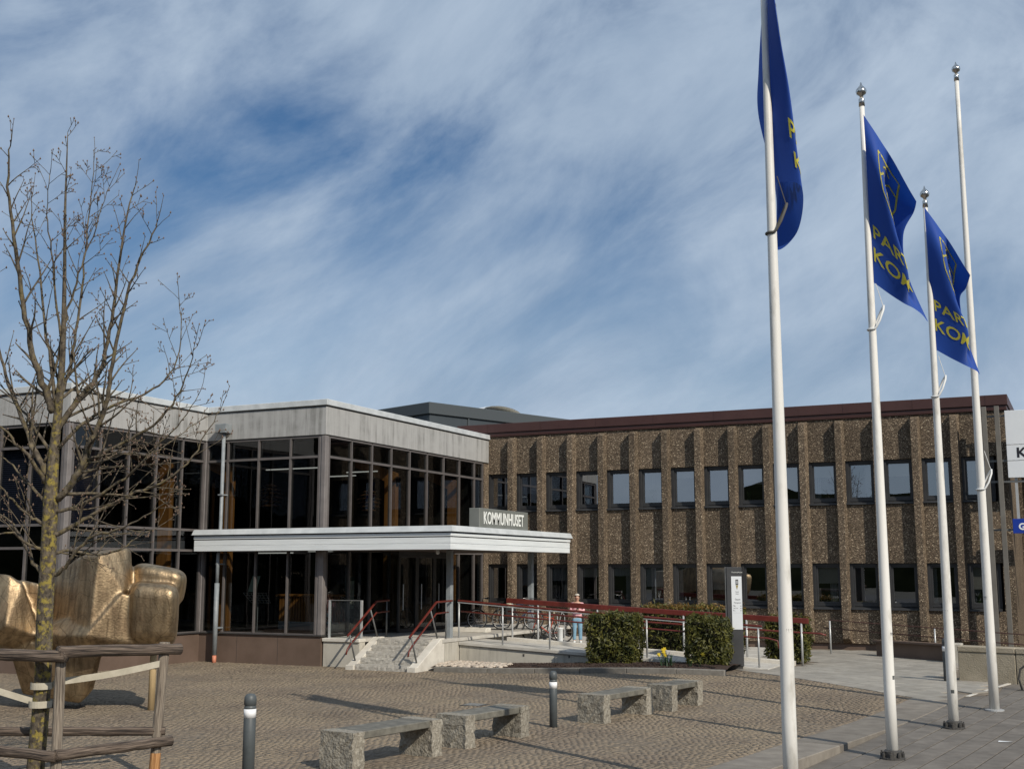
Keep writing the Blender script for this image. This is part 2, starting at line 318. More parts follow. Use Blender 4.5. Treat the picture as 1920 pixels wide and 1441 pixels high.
def bark_mat():
    m, nt, out = node_mat('bark'); N = nt.nodes.new; L = nt.links.new
    b = N('ShaderNodeBsdfPrincipled'); L(b.outputs[0], out.inputs[0]); b.inputs['Roughness'].default_value = .9
    tc = N('ShaderNodeTexCoord')
    def ns(sc, det, st=(1, 1, 1)):
        mp = N('ShaderNodeMapping'); mp.inputs['Scale'].default_value = st; L(tc.outputs['Object'], mp.inputs[0])
        n = N('ShaderNodeTexNoise'); n.inputs['Scale'].default_value = sc; n.inputs['Detail'].default_value = det; n.inputs['Roughness'].default_value = .65; L(mp.outputs[0], n.inputs[0]); return n.outputs[0]
    cr = N('ShaderNodeValToRGB'); e = cr.color_ramp.elements; e[0].position = .35; e[0].color = (.022, .017, .013, 1); e[1].position = .66; e[1].color = (.17, .14, .10, 1); L(ns(16, 6, (1, 1, .6)), cr.inputs[0])
    # yellow lichen grows on the lower trunk (attribute set on the mesh)
    a = N('ShaderNodeAttribute'); a.attribute_name = 'lichen'
    mr = N('ShaderNodeMapRange'); mr.inputs[1].default_value = .49; mr.inputs[2].default_value = .60; L(ns(13, 8), mr.inputs[0])
    mu = N('ShaderNodeMath'); mu.operation = 'MULTIPLY'; L(mr.outputs[0], mu.inputs[0]); L(a.outputs['Fac'], mu.inputs[1])
    mx = N('ShaderNodeMix'); mx.data_type = 'RGBA'; L(mu.outputs[0], mx.inputs['Factor']); L(cr.outputs[0], mx.inputs['A']); mx.inputs['B'].default_value = (.29, .23, .05, 1)
    L(mx.outputs['Result'], b.inputs['Base Color'])
    bp = N('ShaderNodeBump'); bp.inputs['Strength'].default_value = .7; bp.inputs['Distance'].default_value = .02; L(ns(20, 5, (1, 1, .6)), bp.inputs['Height']); L(bp.outputs[0], b.inputs['Normal']); return m

def bronze_mat():
    m, nt, out = node_mat('bronze'); N = nt.nodes.new; L = nt.links.new
    b = N('ShaderNodeBsdfPrincipled'); L(b.outputs[0], out.inputs[0]); b.inputs['Metallic'].default_value = 1
    tc = N('ShaderNodeTexCoord')
    n = N('ShaderNodeTexNoise'); n.inputs['Scale'].default_value = 1.3; n.inputs['Detail'].default_value = 7; n.inputs['Roughness'].default_value = .65; L(tc.outputs['Object'], n.inputs[0])
    cr = N('ShaderNodeValToRGB'); e = cr.color_ramp.elements; e[0].position = .33; e[0].color = (.24, .172, .108, 1); e[1].position = .66; e[1].color = (.50, .385, .24, 1); L(n.outputs[0], cr.inputs[0])
    # weld seams between the hammered sheets, darker and a little sunken
    sv = N('ShaderNodeTexVoronoi'); sv.feature = 'DISTANCE_TO_EDGE'; sv.inputs['Scale'].default_value = 2.6; sv.inputs['Randomness'].default_value = .55; L(tc.outputs['Object'], sv.inputs[0])
    sr = N('ShaderNodeMapRange'); sr.inputs[1].default_value = 0; sr.inputs[2].default_value = .022; sr.inputs[3].default_value = .55; sr.inputs[4].default_value = 1; L(sv.outputs['Distance'], sr.inputs[0])
    dr_ = N('ShaderNodeTexNoise'); dr_.inputs['Scale'].default_value = 9; dr_.inputs['Detail'].default_value = 8; mpd = N('ShaderNodeMapping'); mpd.inputs['Scale'].default_value = (1, 1, .18); L(tc.outputs['Object'], mpd.inputs[0]); L(mpd.outputs[0], dr_.inputs[0])
    dd = N('ShaderNodeMapRange'); dd.inputs[1].default_value = .4; dd.inputs[2].default_value = .66; dd.inputs[3].default_value = 1.12; dd.inputs[4].default_value = .62; L(dr_.outputs[0], dd.inputs[0])
    mm_ = N('ShaderNodeMath'); mm_.operation = 'MULTIPLY'; L(sr.outputs[0], mm_.inputs[0]); L(dd.outputs[0], mm_.inputs[1])
    hv_ = N('ShaderNodeHueSaturation'); L(cr.outputs[0], hv_.inputs['Color']); L(mm_.outputs[0], hv_.inputs['Value']); L(hv_.outputs[0], b.inputs['Base Color'])
    mr = N('ShaderNodeMapRange'); mr.inputs[1].default_value = .3; mr.inputs[2].default_value = .7; mr.inputs[3].default_value = .64; mr.inputs[4].default_value = .44; L(n.outputs[0], mr.inputs[0]); L(mr.outputs[0], b.inputs['Roughness'])
    v = N('ShaderNodeTexVoronoi'); v.inputs['Scale'].default_value = 26; v.feature = 'SMOOTH_F1'; L(tc.outputs['Object'], v.inputs[0])
    bp = N('ShaderNodeBump'); bp.inputs['Strength'].default_value = .40; bp.inputs['Distance'].default_value = .010; L(v.outputs['Distance'], bp.inputs['Height']); L(bp.outputs[0], b.inputs['Normal']); return m

def cloth_mat(name, c, tr=.3):
    m, nt, out = node_mat(name); N = nt.nodes.new; L = nt.links.new
    d = N('ShaderNodeBsdfPrincipled'); d.inputs['Base Color'].default_value = (*c, 1); d.inputs['Roughness'].default_value = .7; d.inputs['Sheen Weight'].default_value = .2
    t = N('ShaderNodeBsdfTranslucent'); t.inputs[0].default_value = (*c, 1); mx = N('ShaderNodeMixShader'); mx.inputs[0].default_value = tr
    L(d.outputs[0], mx.inputs[1]); L(t.outputs[0], mx.inputs[2]); L(mx.outputs[0], out.inputs[0]); return m

aggregate_mat('aggregate')
streak_mat('fascia_concrete', (.405, .405, .395), (.12, .12, .11), .95)
streak_mat('wall_concrete', (.50, .475, .41), (.13, .12, .10), .85)
sett_mat(); bark_mat(); bronze_mat()
pm('paver_joint', (.014, .013, .011), (.024, .022, .019), 9, .95, .4, 40)
pm('sand_joint', (.13, .105, .078), (.215, .175, .128), 9, .95, .4, 40)
pm('ground', (.045, .045, .035), (.075, .07, .055), .6, .95, .3, 20)
pm('granite_slab', (.17, .15, .125), (.24, .215, .18), 3, .8, .35, 60, rnd=True)
pm('paver', (.125, .112, .096), (.18, .162, .14), 4, .85, .3, 70, rnd=True)
pm('light_slab', (.26, .24, .205), (.33, .31, .27), 3, .85, .25, 60, rnd=True)
pm('granite_rough', (.19, .17, .135), (.34, .315, .26), 22, .85, .9, 28, bdist=.03, rnd=True, c3=(.45, .42, .36))
pm('granite_step', (.34, .32, .28), (.46, .44, .395), 25, .85, .5, 30, bdist=.012)
pm('bench_slab', (.10, .095, .078), (.185, .175, .145), 6, .7, .4, 50, rnd=True)
pm('concrete_pale', (.52, .49, .43), (.66, .63, .56), 3, .85, .25, 50)
pm('concrete_deck', (.42, .40, .355), (.56, .54, .49), 2, .85, .25, 50)
pm('white_paint', (.66, .69, .69), (.75, .775, .775), 3, .45, .08, 30)
pm('white_board', (.68, .72, .735), (.78, .82, .83), 3.5, .55, .25, 12, stretch=(.3, .3, 6))
pm('white_metal', (.46, .49, .50), (.60, .63, .64), 2.2, .5, .1, 9, detail=8)
pm('pole_paint', (.46, .44, .39), (.74, .725, .68), 2.6, .42, .10, 22, lo=.28, hi=.46, detail=9, stretch=(1.6, 1.6, .5), rnd=True)
pm('mullion', (.105, .095, .092), (.135, .122, .118), 3, .5)
pm('corner_metal', (.17, .155, .15), (.215, .197, .19), 3, .45)
pm('mullion_dark', (.035, .034, .034), (.05, .048, .047), 3, .5)
pm('window_frame', (.030, .031, .033), (.042, .043, .045), 3, .5, spec=.4)
pm('plinth_brown', (.112, .076, .056), (.148, .102, .078), 1.2, .7, .1, 30)
pm('roof_fascia', (.050, .020, .017), (.062, .026, .022), 1.5, .5, .05, 6)
pm('grey_cladding', (.045, .055, .062), (.055, .066, .074), 1, .5)
pm('grey_flashing', (.065, .075, .08), None, rough=.5)
pm('soffit', (.05, .032, .024), (.075, .05, .038), 5, .7)
pm('pipe_zinc', (.20, .225, .24), (.28, .305, .32), 4, .5, .1, 30)
pm('pipe_orange', (.50, .17, .10), (.58, .23, .14), 8, .6)
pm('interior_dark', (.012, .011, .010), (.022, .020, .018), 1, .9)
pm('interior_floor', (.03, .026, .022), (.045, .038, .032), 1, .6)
pm('interior_white', (.5, .5, .5), None, rough=.7)
pm('glulam', (.36, .14, .032), (.50, .215, .055), 2, .5, .1, 14, stretch=(6, 6, .4))
pm('blind', (.035, .038, .075), (.05, .053, .10), 3, .6)
pm('blind_cream', (.50, .47, .40), (.56, .53, .46), 2, .9)
pm('plant_leaf', (.03, .06, .02), (.06, .11, .03), 6, .6)
pm('curtain', (.36, .37, .38), (.46, .47, .48), 6, .9, stretch=(8, 8, .3))
pm('red_rail', (.095, .013, .008), (.14, .022, .013), 5, .45, .1, 20)
pm('rail_dark', (.045, .018, .014), (.07, .028, .02), 5, .5)
pm('steel_rail', (.42, .43, .43), (.50, .51, .51), 5, .4, metal=.3)
pm('steel_dark', (.11, .115, .115), (.15, .155, .155), 5, .5)
pm('bollard', (.060, .070, .074), (.085, .096, .10), 3, .5, .05, 30)
pm('reflector_white', (.82, .83, .84), None, rough=.4)
pm('sign_grey', (.155, .165, .15), (.185, .195, .18), 2, .5)
pm('letter_white', (.84, .86, .82), None, rough=.5)
pm('letter_black', (.012, .012, .018), None, rough=.5)
pm('sign_white', (.70, .73, .76), (.76, .79, .81), 1, .45)
pm('sign_blue', (.006, .035, .30), (.008, .042, .34), 1, .4)
pm('sign_post', (.135, .125, .108), (.17, .16, .14), 2, .5)
pm('totem', (.045, .046, .048), (.062, .063, .065), 2, .45)
pm('totem_gold', (.3, .24, .06), None, rough=.5)
pm('mulch', (.022, .013, .009), (.075, .045, .032), 30, .95, 1.0, 40, bdist=.04)
pm('pebble', (.36, .29, .22), (.62, .55, .46), 1.5, .7, .2, 30, rnd=True)
pm('kerb_stone', (.15, .138, .118), (.21, .195, .17), 8, .85, .5, 40, rnd=True)
pm('stone_wall', (.30, .26, .19), (.40, .35, .265), 1.6, .9, .7, 35, bdist=.02)
pm('weathered_wood', (.055, .040, .030), (.185, .145, .11), 3.5, .85, .6, 10, stretch=(1, 1, 1), rnd=True)
pm('grey_wood', (.20, .165, .13), (.34, .29, .235), 3, .85, .4, 12, stretch=(4, 4, .5), rnd=True)
pm('fresh_wood', (.42, .21, .08), (.52, .28, .12), 5, .75, .3, 20)
pm('pole_wood', (.40, .29, .15), (.50, .37, .20), 5, .7, .2, 20, stretch=(4, 4, .5))
pm('strap', (.40, .37, .29), (.50, .46, .37), 8, .9, .2, 60)
pm('flag_rope', (.72, .73, .72), None, rough=.6)
pm('rope_dark', (.09, .085, .075), None, rough=.8)
pm('chrome', (.62, .60, .56), None, rough=.18, metal=1)
pm('iron_dark', (.045, .043, .04), (.07, .066, .06), 20, .6, .4, 40)
pm('iron_cover', (.20, .20, .19), (.26, .26, .25), 20, .55, .4, 40)
pm('sticker', (.06, .065, .065), None, rough=.6)
cloth_mat('flag_blue', (.006, .066, .38), .25)
cloth_mat('flag_yellow', (.66, .60, .07), .2)
leaf_mat('hedge_leaf', (.026, .036, .006), (.165, .155, .028), .2)
leaf_mat('hedge_new', (.14, .075, .016), (.34, .21, .05), .25)
leaf_mat('daffodil_leaf', (.03, .075, .03), (.06, .13, .055), .25)
leaf_mat('daffodil_petal', (.75, .56, .03), (.85, .72, .15), .25)
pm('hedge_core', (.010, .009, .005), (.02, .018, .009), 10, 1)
pm('bud', (.13, .085, .06), None, rough=.8)
pm('skin', (.55, .33, .24), None, rough=.55)
pm('hair', (.50, .45, .38), (.62, .57, .5), 30, .6)
pm('knit_pink', (.72, .40, .43), (.80, .47, .50), 20, .9, .3, 80)
pm('denim', (.16, .30, .42), (.22, .38, .50), 10, .85, .2, 80)
pm('black_plastic', (.018, .018, .019), None, rough=.5)
pm('tyre', (.014, .014, .014), None, rough=.75)
pm('bike_black', (.02, .02, .022), None, rough=.35)
pm('bike_red', (.36, .045, .02), None, rough=.35)
pm('bike_blue', (.04, .07, .14), None, rough=.35)
pm('bike_silver', (.5, .5, .5), None, rough=.35, metal=.6)
pm('cream', (.62, .58, .44), None, rough=.5)
pm('copper_leaf', (.36, .17, .07), (.48, .25, .11), 5, .4, metal=.6)
pm('forest', (.005, .007, .004), (.014, .016, .009), .15, 1.0, .6, 1, spec=0)
pm('far_wall', (.25, .20, .16), (.32, .26, .21), .5, .9)
pm('asphalt', (.045, .045, .046), (.065, .064, .063), 3, .9, .3, 80)
pm('screen_green', (.02, .07, .055), None, rough=.4)
pm('screen_page', (.50, .62, .52), None, rough=.4)
emis('tube_light', (1, .96, .88), .8)
glass('pane', .06, .9, (.40, .43, .43), wav=.03)
glass('pane_office', .30, .9, (.46, .48, .50), wav=.045)
glass('clear_glass', .05, .9, (.82, .86, .86))

# ------------------------------------------------------------------ ground, plaza, paving
def kin(y): return -5.03 + .153 * (y - 16.71)             # inner edge of the granite strip
def kout(y): return -4.05 + .163 * (y - 18.07)            # outer edge = kerb face
def pz(x, y):                                             # outer pavement, a step below, flush at the far end
    return np.minimum(-0.15 + 0.030 * np.maximum(np.asarray(y) - 18.5, 0), gz(-2.6, y) - .004)
def pzf(x, y): return float(pz(x, y))
gr = MB(); gr.add([(-700, -700, -.32), (700, -700, -.32), (700, 900, -.32), (-700, 900, -.32)], [(0, 1, 2, 3)])
tag(obj('ground', gr, MT['ground']), kind='structure')
def sheet(name, x0, x1f, y0, y1, nx, ny, zf, mat):
    mb = MB(); vs_ = []
    for j in range(ny + 1):
        y = y0 + (y1 - y0) * j / ny; xa = x0(y) if callable(x0) else x0; xb = x1f(y) if callable(x1f) else x1f
        for i in range(nx + 1):
            x = xa + (xb - xa) * i / nx; vs_.append((x, y, float(zf(x, y))))
    mb.add(vs_, [(j * (nx + 1) + i, j * (nx + 1) + i + 1, (j + 1) * (nx + 1) + i + 1, (j + 1) * (nx + 1) + i) for j in range(ny) for i in range(nx)])
    return tag(obj(name, mb, mat), kind='structure')
plaza = sheet('plaza', -60, lambda y: kin(y), 5, 41, 60, 36, lambda x, y: gzf(x, y) - .0045, MT['sand_joint'])
unseen_road = sheet('unseen_road', -80, 60, -40, 5, 10, 10, lambda x, y: -.16, MT['asphalt'])  # unseen asphalt added behind the camera so the lower office windows mirror dark ground
pavement = sheet('pavement', lambda y: kout(y) - .02, 14, 5, 52, 8, 50, lambda x, y: pzf(x, y) - .012, MT['paver_joint'])

# setts laid in segmental arcs: one mesh, 10 cm pieces far too many to count
SLX, SLY = np.array([.76, -.65]), np.array([.65, .76])                 # axes of the pale slab path
PATH_O = np.array([-8.25, 30.75])                                      # its corner by the info pillar
def in_path(x, y):
    d0, d1 = x - PATH_O[0], y - PATH_O[1]
    return (d0 * SLY[0] + d1 * SLY[1] > -.02) & (x > -9.3)
def make_setts():
    pitch, Wd, Rr = .108, 1.45, 1.15
    P, A, T = [], [], []
    for c in range(-42, 8):
        xc = c * Wd
        nrow = int(22 / pitch)
        th = math.asin(Wd / 2 / Rr); n = int(round(2 * th * Rr / pitch))
        off = 0.35 * (c % 2)
        for k in range(nrow):
            y0 = 11.0 + k * pitch
            an = np.linspace(-th, th, n + 1)[:-1] + th / n * (1 + .9 * (k % 2) - .45) + np.random.uniform(-.012, .012, n) + np.random.uniform(-.02, .02)
            P.append(np.stack([xc + Rr * np.sin(an), y0 + Rr * np.cos(an) + np.random.uniform(-.012, .012, n)], 1)); A.append(-an + np.random.normal(0, .06, n))
    P = np.concatenate(P); A = np.concatenate(A)
    x, y = P[:, 0], P[:, 1]
    # keep what the square shows: in front of the buildings, left of the granite strip, inside the view with a margin
    dx = x * RT[0] + y * RT[1]; dw = x * FW0[0] + y * FW0[1]
    k = (x < -5.03 + .153 * (y - 16.71) - .05) & (dw > 11.0) & (np.abs(dx) < dw * .47 + 3.0) & ~in_path(x, y)
    k &= ~((x < -20.2) & (y > 29.3)) & ~((x < -24.7) & (y > 23.7)) & ~((x > -19.0) & (x < -16.6) & (y > 28.75)) & ~((x > -16.6) & (x < -8.15) & (y > 29.1)) & ~((x <= -19.0) & (y > 29.3))
    P, A = P[k], A[k]; n = len(P); x, y = P[:, 0], P[:, 1]
    hw = np.random.uniform(.044, .053, n); hd = np.random.uniform(.042, .053, n)
    zt = gz(x, y) + np.random.normal(0, .0022, n) + .004 * np.sin(x * 1.3 + 1) * np.sin(y * 1.1); ca, sa = np.cos(A), np.sin(A)
    V = np.zeros((n, 8, 3)); j = 0
    for lev, (ins, dz) in enumerate(((1.0, -.045), (.93, 0.0))):
        for sx, sy in ((-1, -1), (1, -1), (1, 1), (-1, 1)):
            jit = np.random.uniform(.93, 1.05, n)
            lx, ly = sx * hw * ins * jit, sy * hd * ins * jit
            V[:, j, 0] = x + lx * ca - ly * sa; V[:, j, 1] = y + lx * sa + ly * ca
            V[:, j, 2] = zt + dz + (np.random.normal(0, .0014, n) if lev else 0); j += 1
    Q = np.array([(4, 5, 6, 7), (0, 1, 5, 4), (1, 2, 6, 5), (2, 3, 7, 6), (3, 0, 4, 7)])
    Fc = (np.arange(n)[:, None, None] * 8 + Q[None]).reshape(-1, 4)
    me = bpy.data.meshes.new('setts'); me.vertices.add(n * 8); me.vertices.foreach_set('co', V.reshape(-1))
    me.loops.add(len(Fc) * 4); me.loops.foreach_set('vertex_index', Fc.reshape(-1).astype(np.int32))
    me.polygons.add(len(Fc)); me.polygons.foreach_set('loop_start', np.arange(0, len(Fc) * 4, 4, dtype=np.int32)); me.polygons.foreach_set('loop_total', np.full(len(Fc), 4, np.int32))
    at_ = me.attributes.new('tint', 'FLOAT', 'POINT'); t = np.clip(np.random.beta(4, 4.4, n), 0, 1); at_.data.foreach_set('value', np.repeat(t, 8).astype(np.float32))
    me.materials.append(MT['sett']); me.update(calc_edges=True); me.validate()
    o = bpy.data.objects.new('setts', me); COL.objects.link(o); o.parent = plaza; tag(o, kind='stuff'); print('setts', n)
make_setts()

# granite edging strip with its kerb face, stone by stone
kerb = struct_root('kerb')
y = 13.2; i = 0
while y < 27.4:
    l = random.uniform(1.25, 1.55); y2 = min(y + l, 27.6)
    mb = MB(); ga = .006
    a, b, c, d = (kin(y) , y + ga), (kout(y), y + ga - .12), (kout(y2), y2 - ga - .12), (kin(y2), y2 - ga)
    zz = [gzf(*q) for q in (a, b, c, d)]; zb = -.3
    mb.add([(*a, zb), (*b, zb), (*c, zb), (*d, zb), (*a, zz[0] + .004), (*b, zz[1] + .004), (*c, zz[2] + .004), (*d, zz[3] + .004)], [(3, 2, 1, 0), (4, 5, 6, 7), (0, 1, 5, 4), (1, 2, 6, 5), (2, 3, 7, 6), (3, 0, 4, 7)])
    obj('kerb_stone', mb, MT['granite_slab'], kerb, bev=.012); y = y2

# dark rectangular pavers on the pavement
kd = math.atan2(1, .163); ux, uy = np.array([math.cos(kd), math.sin(kd)]), np.array([math.sin(kd), -math.cos(kd)])
cnt = 0; rest = MB()
for row in range(0, 26):
    for k in range(-12, 30):
        q = np.array([kout(14.0), 14.0]) + uy * (.19 + row * .352) + ux * (k * .704 + .352 * (row % 2))
        if q[1] > 30.5: continue
        dw = q @ FW0[:2]; dxr = q @ RT[:2]; seen = not (dw < 13.2 or dxr > dw * .455 + .5) and cnt < 300
        cs = [q + ux * i_ * .347 + uy * -j_ * .1645 for i_, j_ in ((-1, -1), (1, -1), (1, 1), (-1, 1))]; zj = [random.uniform(-.0015, .0015) for _ in range(4)]
        mb = MB() if seen else rest
        mb.add([(*c, pzf(*c) - .05) for c in cs] + [(*c, pzf(*c) + z_) for c, z_ in zip(cs, zj)], [(3, 2, 1, 0), (4, 5, 6, 7), (0, 1, 5, 4), (1, 2, 6, 5), (2, 3, 7, 6), (3, 0, 4, 7)])
        if seen: obj('paver', mb, MT['paver'], pavement, bev=.004); cnt += 1
tag(obj('outer_pavers', rest, MT['paver'], pavement), kind='stuff')
print('pavers', cnt)
# pale concrete slabs leading to the ramp
path = sheet('slab_path', lambda y: max(-9.3, -9.3), lambda y: kout(y) + .0 if y < 27.5 else -1.9, 26.5, 40.2, 6, 20, lambda x, y: gzf(x, y) - .016 if in_path(np.float64(x), np.float64(y)) else gzf(x, y) - .05, MT['sand_joint'])
cnt = 0
for r in range(0, 22):
    for k in range(-8, 16):
        q = PATH_O + SLX * (k * .8 + .4 * (r % 2)) + SLY * (.25 + r * .5)
        if q[0] < -8.9 or q[0] > (kout(q[1]) - .35 if q[1] < 27.6 else -2.0 + .05 * (q[1] - 28)) or q[1] > 39.6 or (q[0] < -6.9 and q[1] > 32.7 and q[1] < 34.9): continue
        if q[0] > -3.1 and q[1] > 30.6: continue
        if cnt >= 300: continue
        mb = MB(); zj = random.uniform(-.0015, .0015); cs = [q + SLX * i_ * .3955 + SLY * j_ * .2455 for i_, j_ in ((-1, -1), (1, -1), (1, 1), (-1, 1))]
        mb.add([(*c, gzf(*c) - .05) for c in cs] + [(*c, gzf(*c) + .008 + zj) for c in cs], [(3, 2, 1, 0), (4, 5, 6, 7), (0, 1, 5, 4), (1, 2, 6, 5), (2, 3, 7, 6), (3, 0, 4, 7)])
        obj('slab', mb, MT['light_slab'], path, bev=.005); cnt += 1
print('slabs', cnt)
# pale edge stone where the slabs meet the pavement
ke = MB(); ke.bar((kout(27.5) + .03, 27.35, pzf(-2.2, 27.35) - .008), (-1.78, 30.0, pzf(-2.2, 30.0) - .008), .09, .04); obj('edge_stone', ke, MT['concrete_pale'], kerb, bev=.006)
# wooded ridge behind the camera, mirrored in the windows; raised and brought near to darken the panes
hl = MB(); nx = 90; vs_ = []
for i in range(nx + 1):
    an = R(150) + R(240) * i / nx
    boost = 1 + 2.4 * math.exp(-((math.degrees(an) - 214) / 13) ** 2)  # extra ridge height added so the left pavilion panes mirror dark instead of sky
    for rr, hh in ((62, -.5), (74, 4.2), (230, 16), (380, 28), (520, 38)):
        hgt = hh * (boost if rr > 80 else boost ** .7) * (1 + .22 * math.sin(i * .31) + .18 * math.sin(i * .83 + 1) + .1 * math.sin(i * 2.3)) + random.uniform(-.6, .6) * (hh > 0)
        vs_.append((rr * math.cos(an), rr * math.sin(an) - 20, hgt))
hl.add(vs_, [(i * 5 + j, (i + 1) * 5 + j, (i + 1) * 5 + j + 1, i * 5 + j + 1) for i in range(nx) for j in range(4)])
tag(obj('hills', hl, MT['forest'], smooth=True), kind='structure')

# ------------------------------------------------------------------ office building with exposed-aggregate facade
YW, YRF = 40.1, 39.9                                       # wall plane, rib fronts
off = thing('office_building', 'two-storey brown office building with ribbed pebble-concrete facade and dark red roof edge', 'building', (-11, 40.1, 0))
oo = np.array([-11, 40.1, 0])
X0, PIT, NB = -19.29, 1.2, 14
ribx = [X0 + PIT * i for i in range(-1, NB)]                # left edge of each rib
rib = MB()
def rib_mesh():
    mb = MB(); w, p = .225, .255                           # front face, tapered flanks, sloped top and foot
    zb, zt = .46, 7.66
    f = [(0, -p), (w, -p)]; bk = [(-.02, .01), (w + .05, .01)]
    v = [(bk[0][0], bk[0][1], zb - .06), (bk[1][0], bk[1][1], zb - .06), (f[1][0], f[1][1], zb + .10), (f[0][0], f[0][1], zb + .10),
         (bk[0][0], bk[0][1], zt), (bk[1][0], bk[1][1], zt), (f[1][0], f[1][1], zt - .12), (f[0][0], f[0][1], zt - .12)]
    mb.add(v, [(0, 1, 2, 3), (4, 7, 6, 5), (3, 2, 6, 7), (1, 5, 6, 2), (0, 3, 7, 4), (0, 4, 5, 1)])
    return mb.mesh('rib', MT['aggregate'], bev=.012)
rme = rib_mesh()
for x in ribx: inst(rme, 'rib', off, (x - oo[0], 0, 0))
ZL = [(.40, 1.474), (2.956, 4.85), (6.29, 7.72)]
pmesh = [MB().box(.004, PIT - .004, 0, .22, z0, z1).mesh('panel', MT['aggregate'], bev=.006) for z0, z1 in ZL]
for x in ribx:
    for me in pmesh: inst(me, 'panel', off, (x + .11 - oo[0], 0, 0))
edge = MB().box(X0 + PIT * NB - PIT + .11 + PIT, -2.2, 40.1, 40.32, .40, 7.72); obj('panel', edge, MT['aggregate'], off)
def window_meshes(z0, z1):
    a, b = .275, PIT + .0; wd = .085; y0, y1 = .10, .20
    fr = MB()
    fr.box(a - .03, a + wd, y0 - .03, y1, z0, z1); fr.box(b - wd, b + .03, y0, y1, z0, z1); fr.box(a + wd, b - wd, y0, y1, z1 - wd, z1); fr.box(a + wd, b - wd, y0, y1, z0 + .06, z0 + .06 + wd)
    a2, b2 = a + wd, b - wd
    fr.box(a2, a2 + .055, y0 + .03, y1 + .02, z0 + .145, z1 - wd); fr.box(b2 - .055, b2, y0 + .03, y1 + .02, z0 + .145, z1 - wd); fr.box(a2 + .055, b2 - .055, y0 + .03, y1 + .02, z1 - wd - .05, z1 - wd); fr.box(a2 + .055, b2 - .055, y0 + .03, y1 + .02, z0 + .145, z0 + .195)
    pn = MB().add([(a2 + .05, y0 + .075, z0 + .19), (b2 - .05, y0 + .075, z0 + .19), (b2 - .05, y0 + .075, z1 - wd - .045), (a2 + .05, y0 + .075, z1 - wd - .045)], [(0, 1, 2, 3)])
    sl = MB().xprism([(.16, z0 + .06), (-.07, z0 + .0), (-.075, z0 - .045), (-.06, z0 - .045), (-.05, z0 - .01), (.16, z0 - .005)], a - .05, b + .02)
    return fr.mesh('window', MT['window_frame'], bev=.004), pn.mesh('pane', MT['pane_office']), sl.mesh('sill', MT['window_frame'])
for z0, z1 in ((1.52, 2.956), (4.90, 6.29)):
    fm, gm, sm = window_meshes(z0, z1)
    for i, x in enumerate(ribx[:-1] + [ribx[-1]]):
        if i == 0 and z0 < 2 and False: continue
        w = inst(fm, 'window', off, (x - oo[0], 0, 0))
        g_ = inst(gm, 'pane', w); g_.rotation_euler = (R(random.uniform(-.25, .25)), 0, R(random.uniform(-.3, .3)))
        g_.location = (0, 0, 0); inst(sm, 'sill', w)
        if random.random() < .42:
            dr = random.uniform(.18, .75) * (z1 - z0 - .35)
            inst(MB().box(.37, PIT - .10, .235, .243, z1 - .12 - dr, z1 - .12).mesh('roller_blind', MT['blind_cream' if random.random() < .6 else 'curtain']), 'roller_blind', w)
        if random.random() < .25:
            pt = MB(); px0 = random.uniform(.5, .95); pt.lathe([(.05, 0), (.07, .12)], (px0, .34, z0 + .16), 8)
            for q in range(14):
                an = random.uniform(0, 6.3); l = random.uniform(.12, .28); d3 = np.array([math.cos(an) * .6, math.sin(an) * .35, 1]); e3 = np.array([-math.sin(an), math.cos(an), 0]) * .02; b3 = np.array([px0, .34, z0 + .27]); pt.add([b3 - e3, b3 + e3, b3 + d3 * l * .6 + e3 * 1.6, b3 + d3 * l, b3 + d3 * l * .6 - e3 * 1.6], [(0, 1, 2, 3, 4)])
            inst(pt.mesh('pot_plant', MT['plant_leaf']), 'pot_plant', w)
        # curtains and desks just inside, seen faintly through the panes
        if random.random() < .45:
            cw = random.uniform(.12, .25); xx = x + (.36 if random.random() < .6 else 1.0 - cw)
            cb = MB()
            for q in range(6): cb.box(xx + cw * q / 6, xx + cw * (q + .8) / 6, 40.42 + .015 * (q % 2), 40.44 + .015 * (q % 2), z0 + .05, z1)
            obj('curtain', cb, MT['curtain'], off)
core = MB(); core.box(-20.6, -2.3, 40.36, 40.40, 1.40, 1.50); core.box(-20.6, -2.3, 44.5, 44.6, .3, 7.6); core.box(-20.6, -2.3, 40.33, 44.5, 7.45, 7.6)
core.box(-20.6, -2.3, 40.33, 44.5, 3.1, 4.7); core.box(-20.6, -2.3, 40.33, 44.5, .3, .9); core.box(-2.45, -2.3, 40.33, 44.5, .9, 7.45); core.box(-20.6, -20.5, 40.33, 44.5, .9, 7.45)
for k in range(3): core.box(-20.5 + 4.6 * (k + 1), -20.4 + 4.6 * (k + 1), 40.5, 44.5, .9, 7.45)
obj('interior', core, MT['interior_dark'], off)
pl = MB().box(-20.5, -2.25, 40.18, 40.5, -.2, .395); obj('plinth', pl, MT['plinth_brown'], off)
sd = MB(); sd.box(-2.2, -2.05, 40.1, 47, .3, 7.72); obj('side_wall', sd, MT['aggregate'], off)
bk = MB().box(-20.6, -2.4, 44.62, 60, 0, 7.7); obj('rear_block', bk, MT['aggregate'], off)
rf = MB(); rf.box(-21.5, -1.98, 40.035, 60.2, 7.70, 7.74); rf.box(-21.5, -1.95, 40.0, 60.2, 7.86, 8.19)
rf.box(-21.5, -1.99, 40.05, 60.2, 7.74, 7.86); roof = obj('roof', rf, MT['roof_fascia'], off, bev=.01)
for k in range(9):                                          # seams in the metal roof edge
    s_ = MB().box(-20.2 + 2.2 * k, -20.185 + 2.2 * k, 39.992, 40.005, 7.86, 8.192); obj('seam', s_, MT['roof_fascia'], roof)
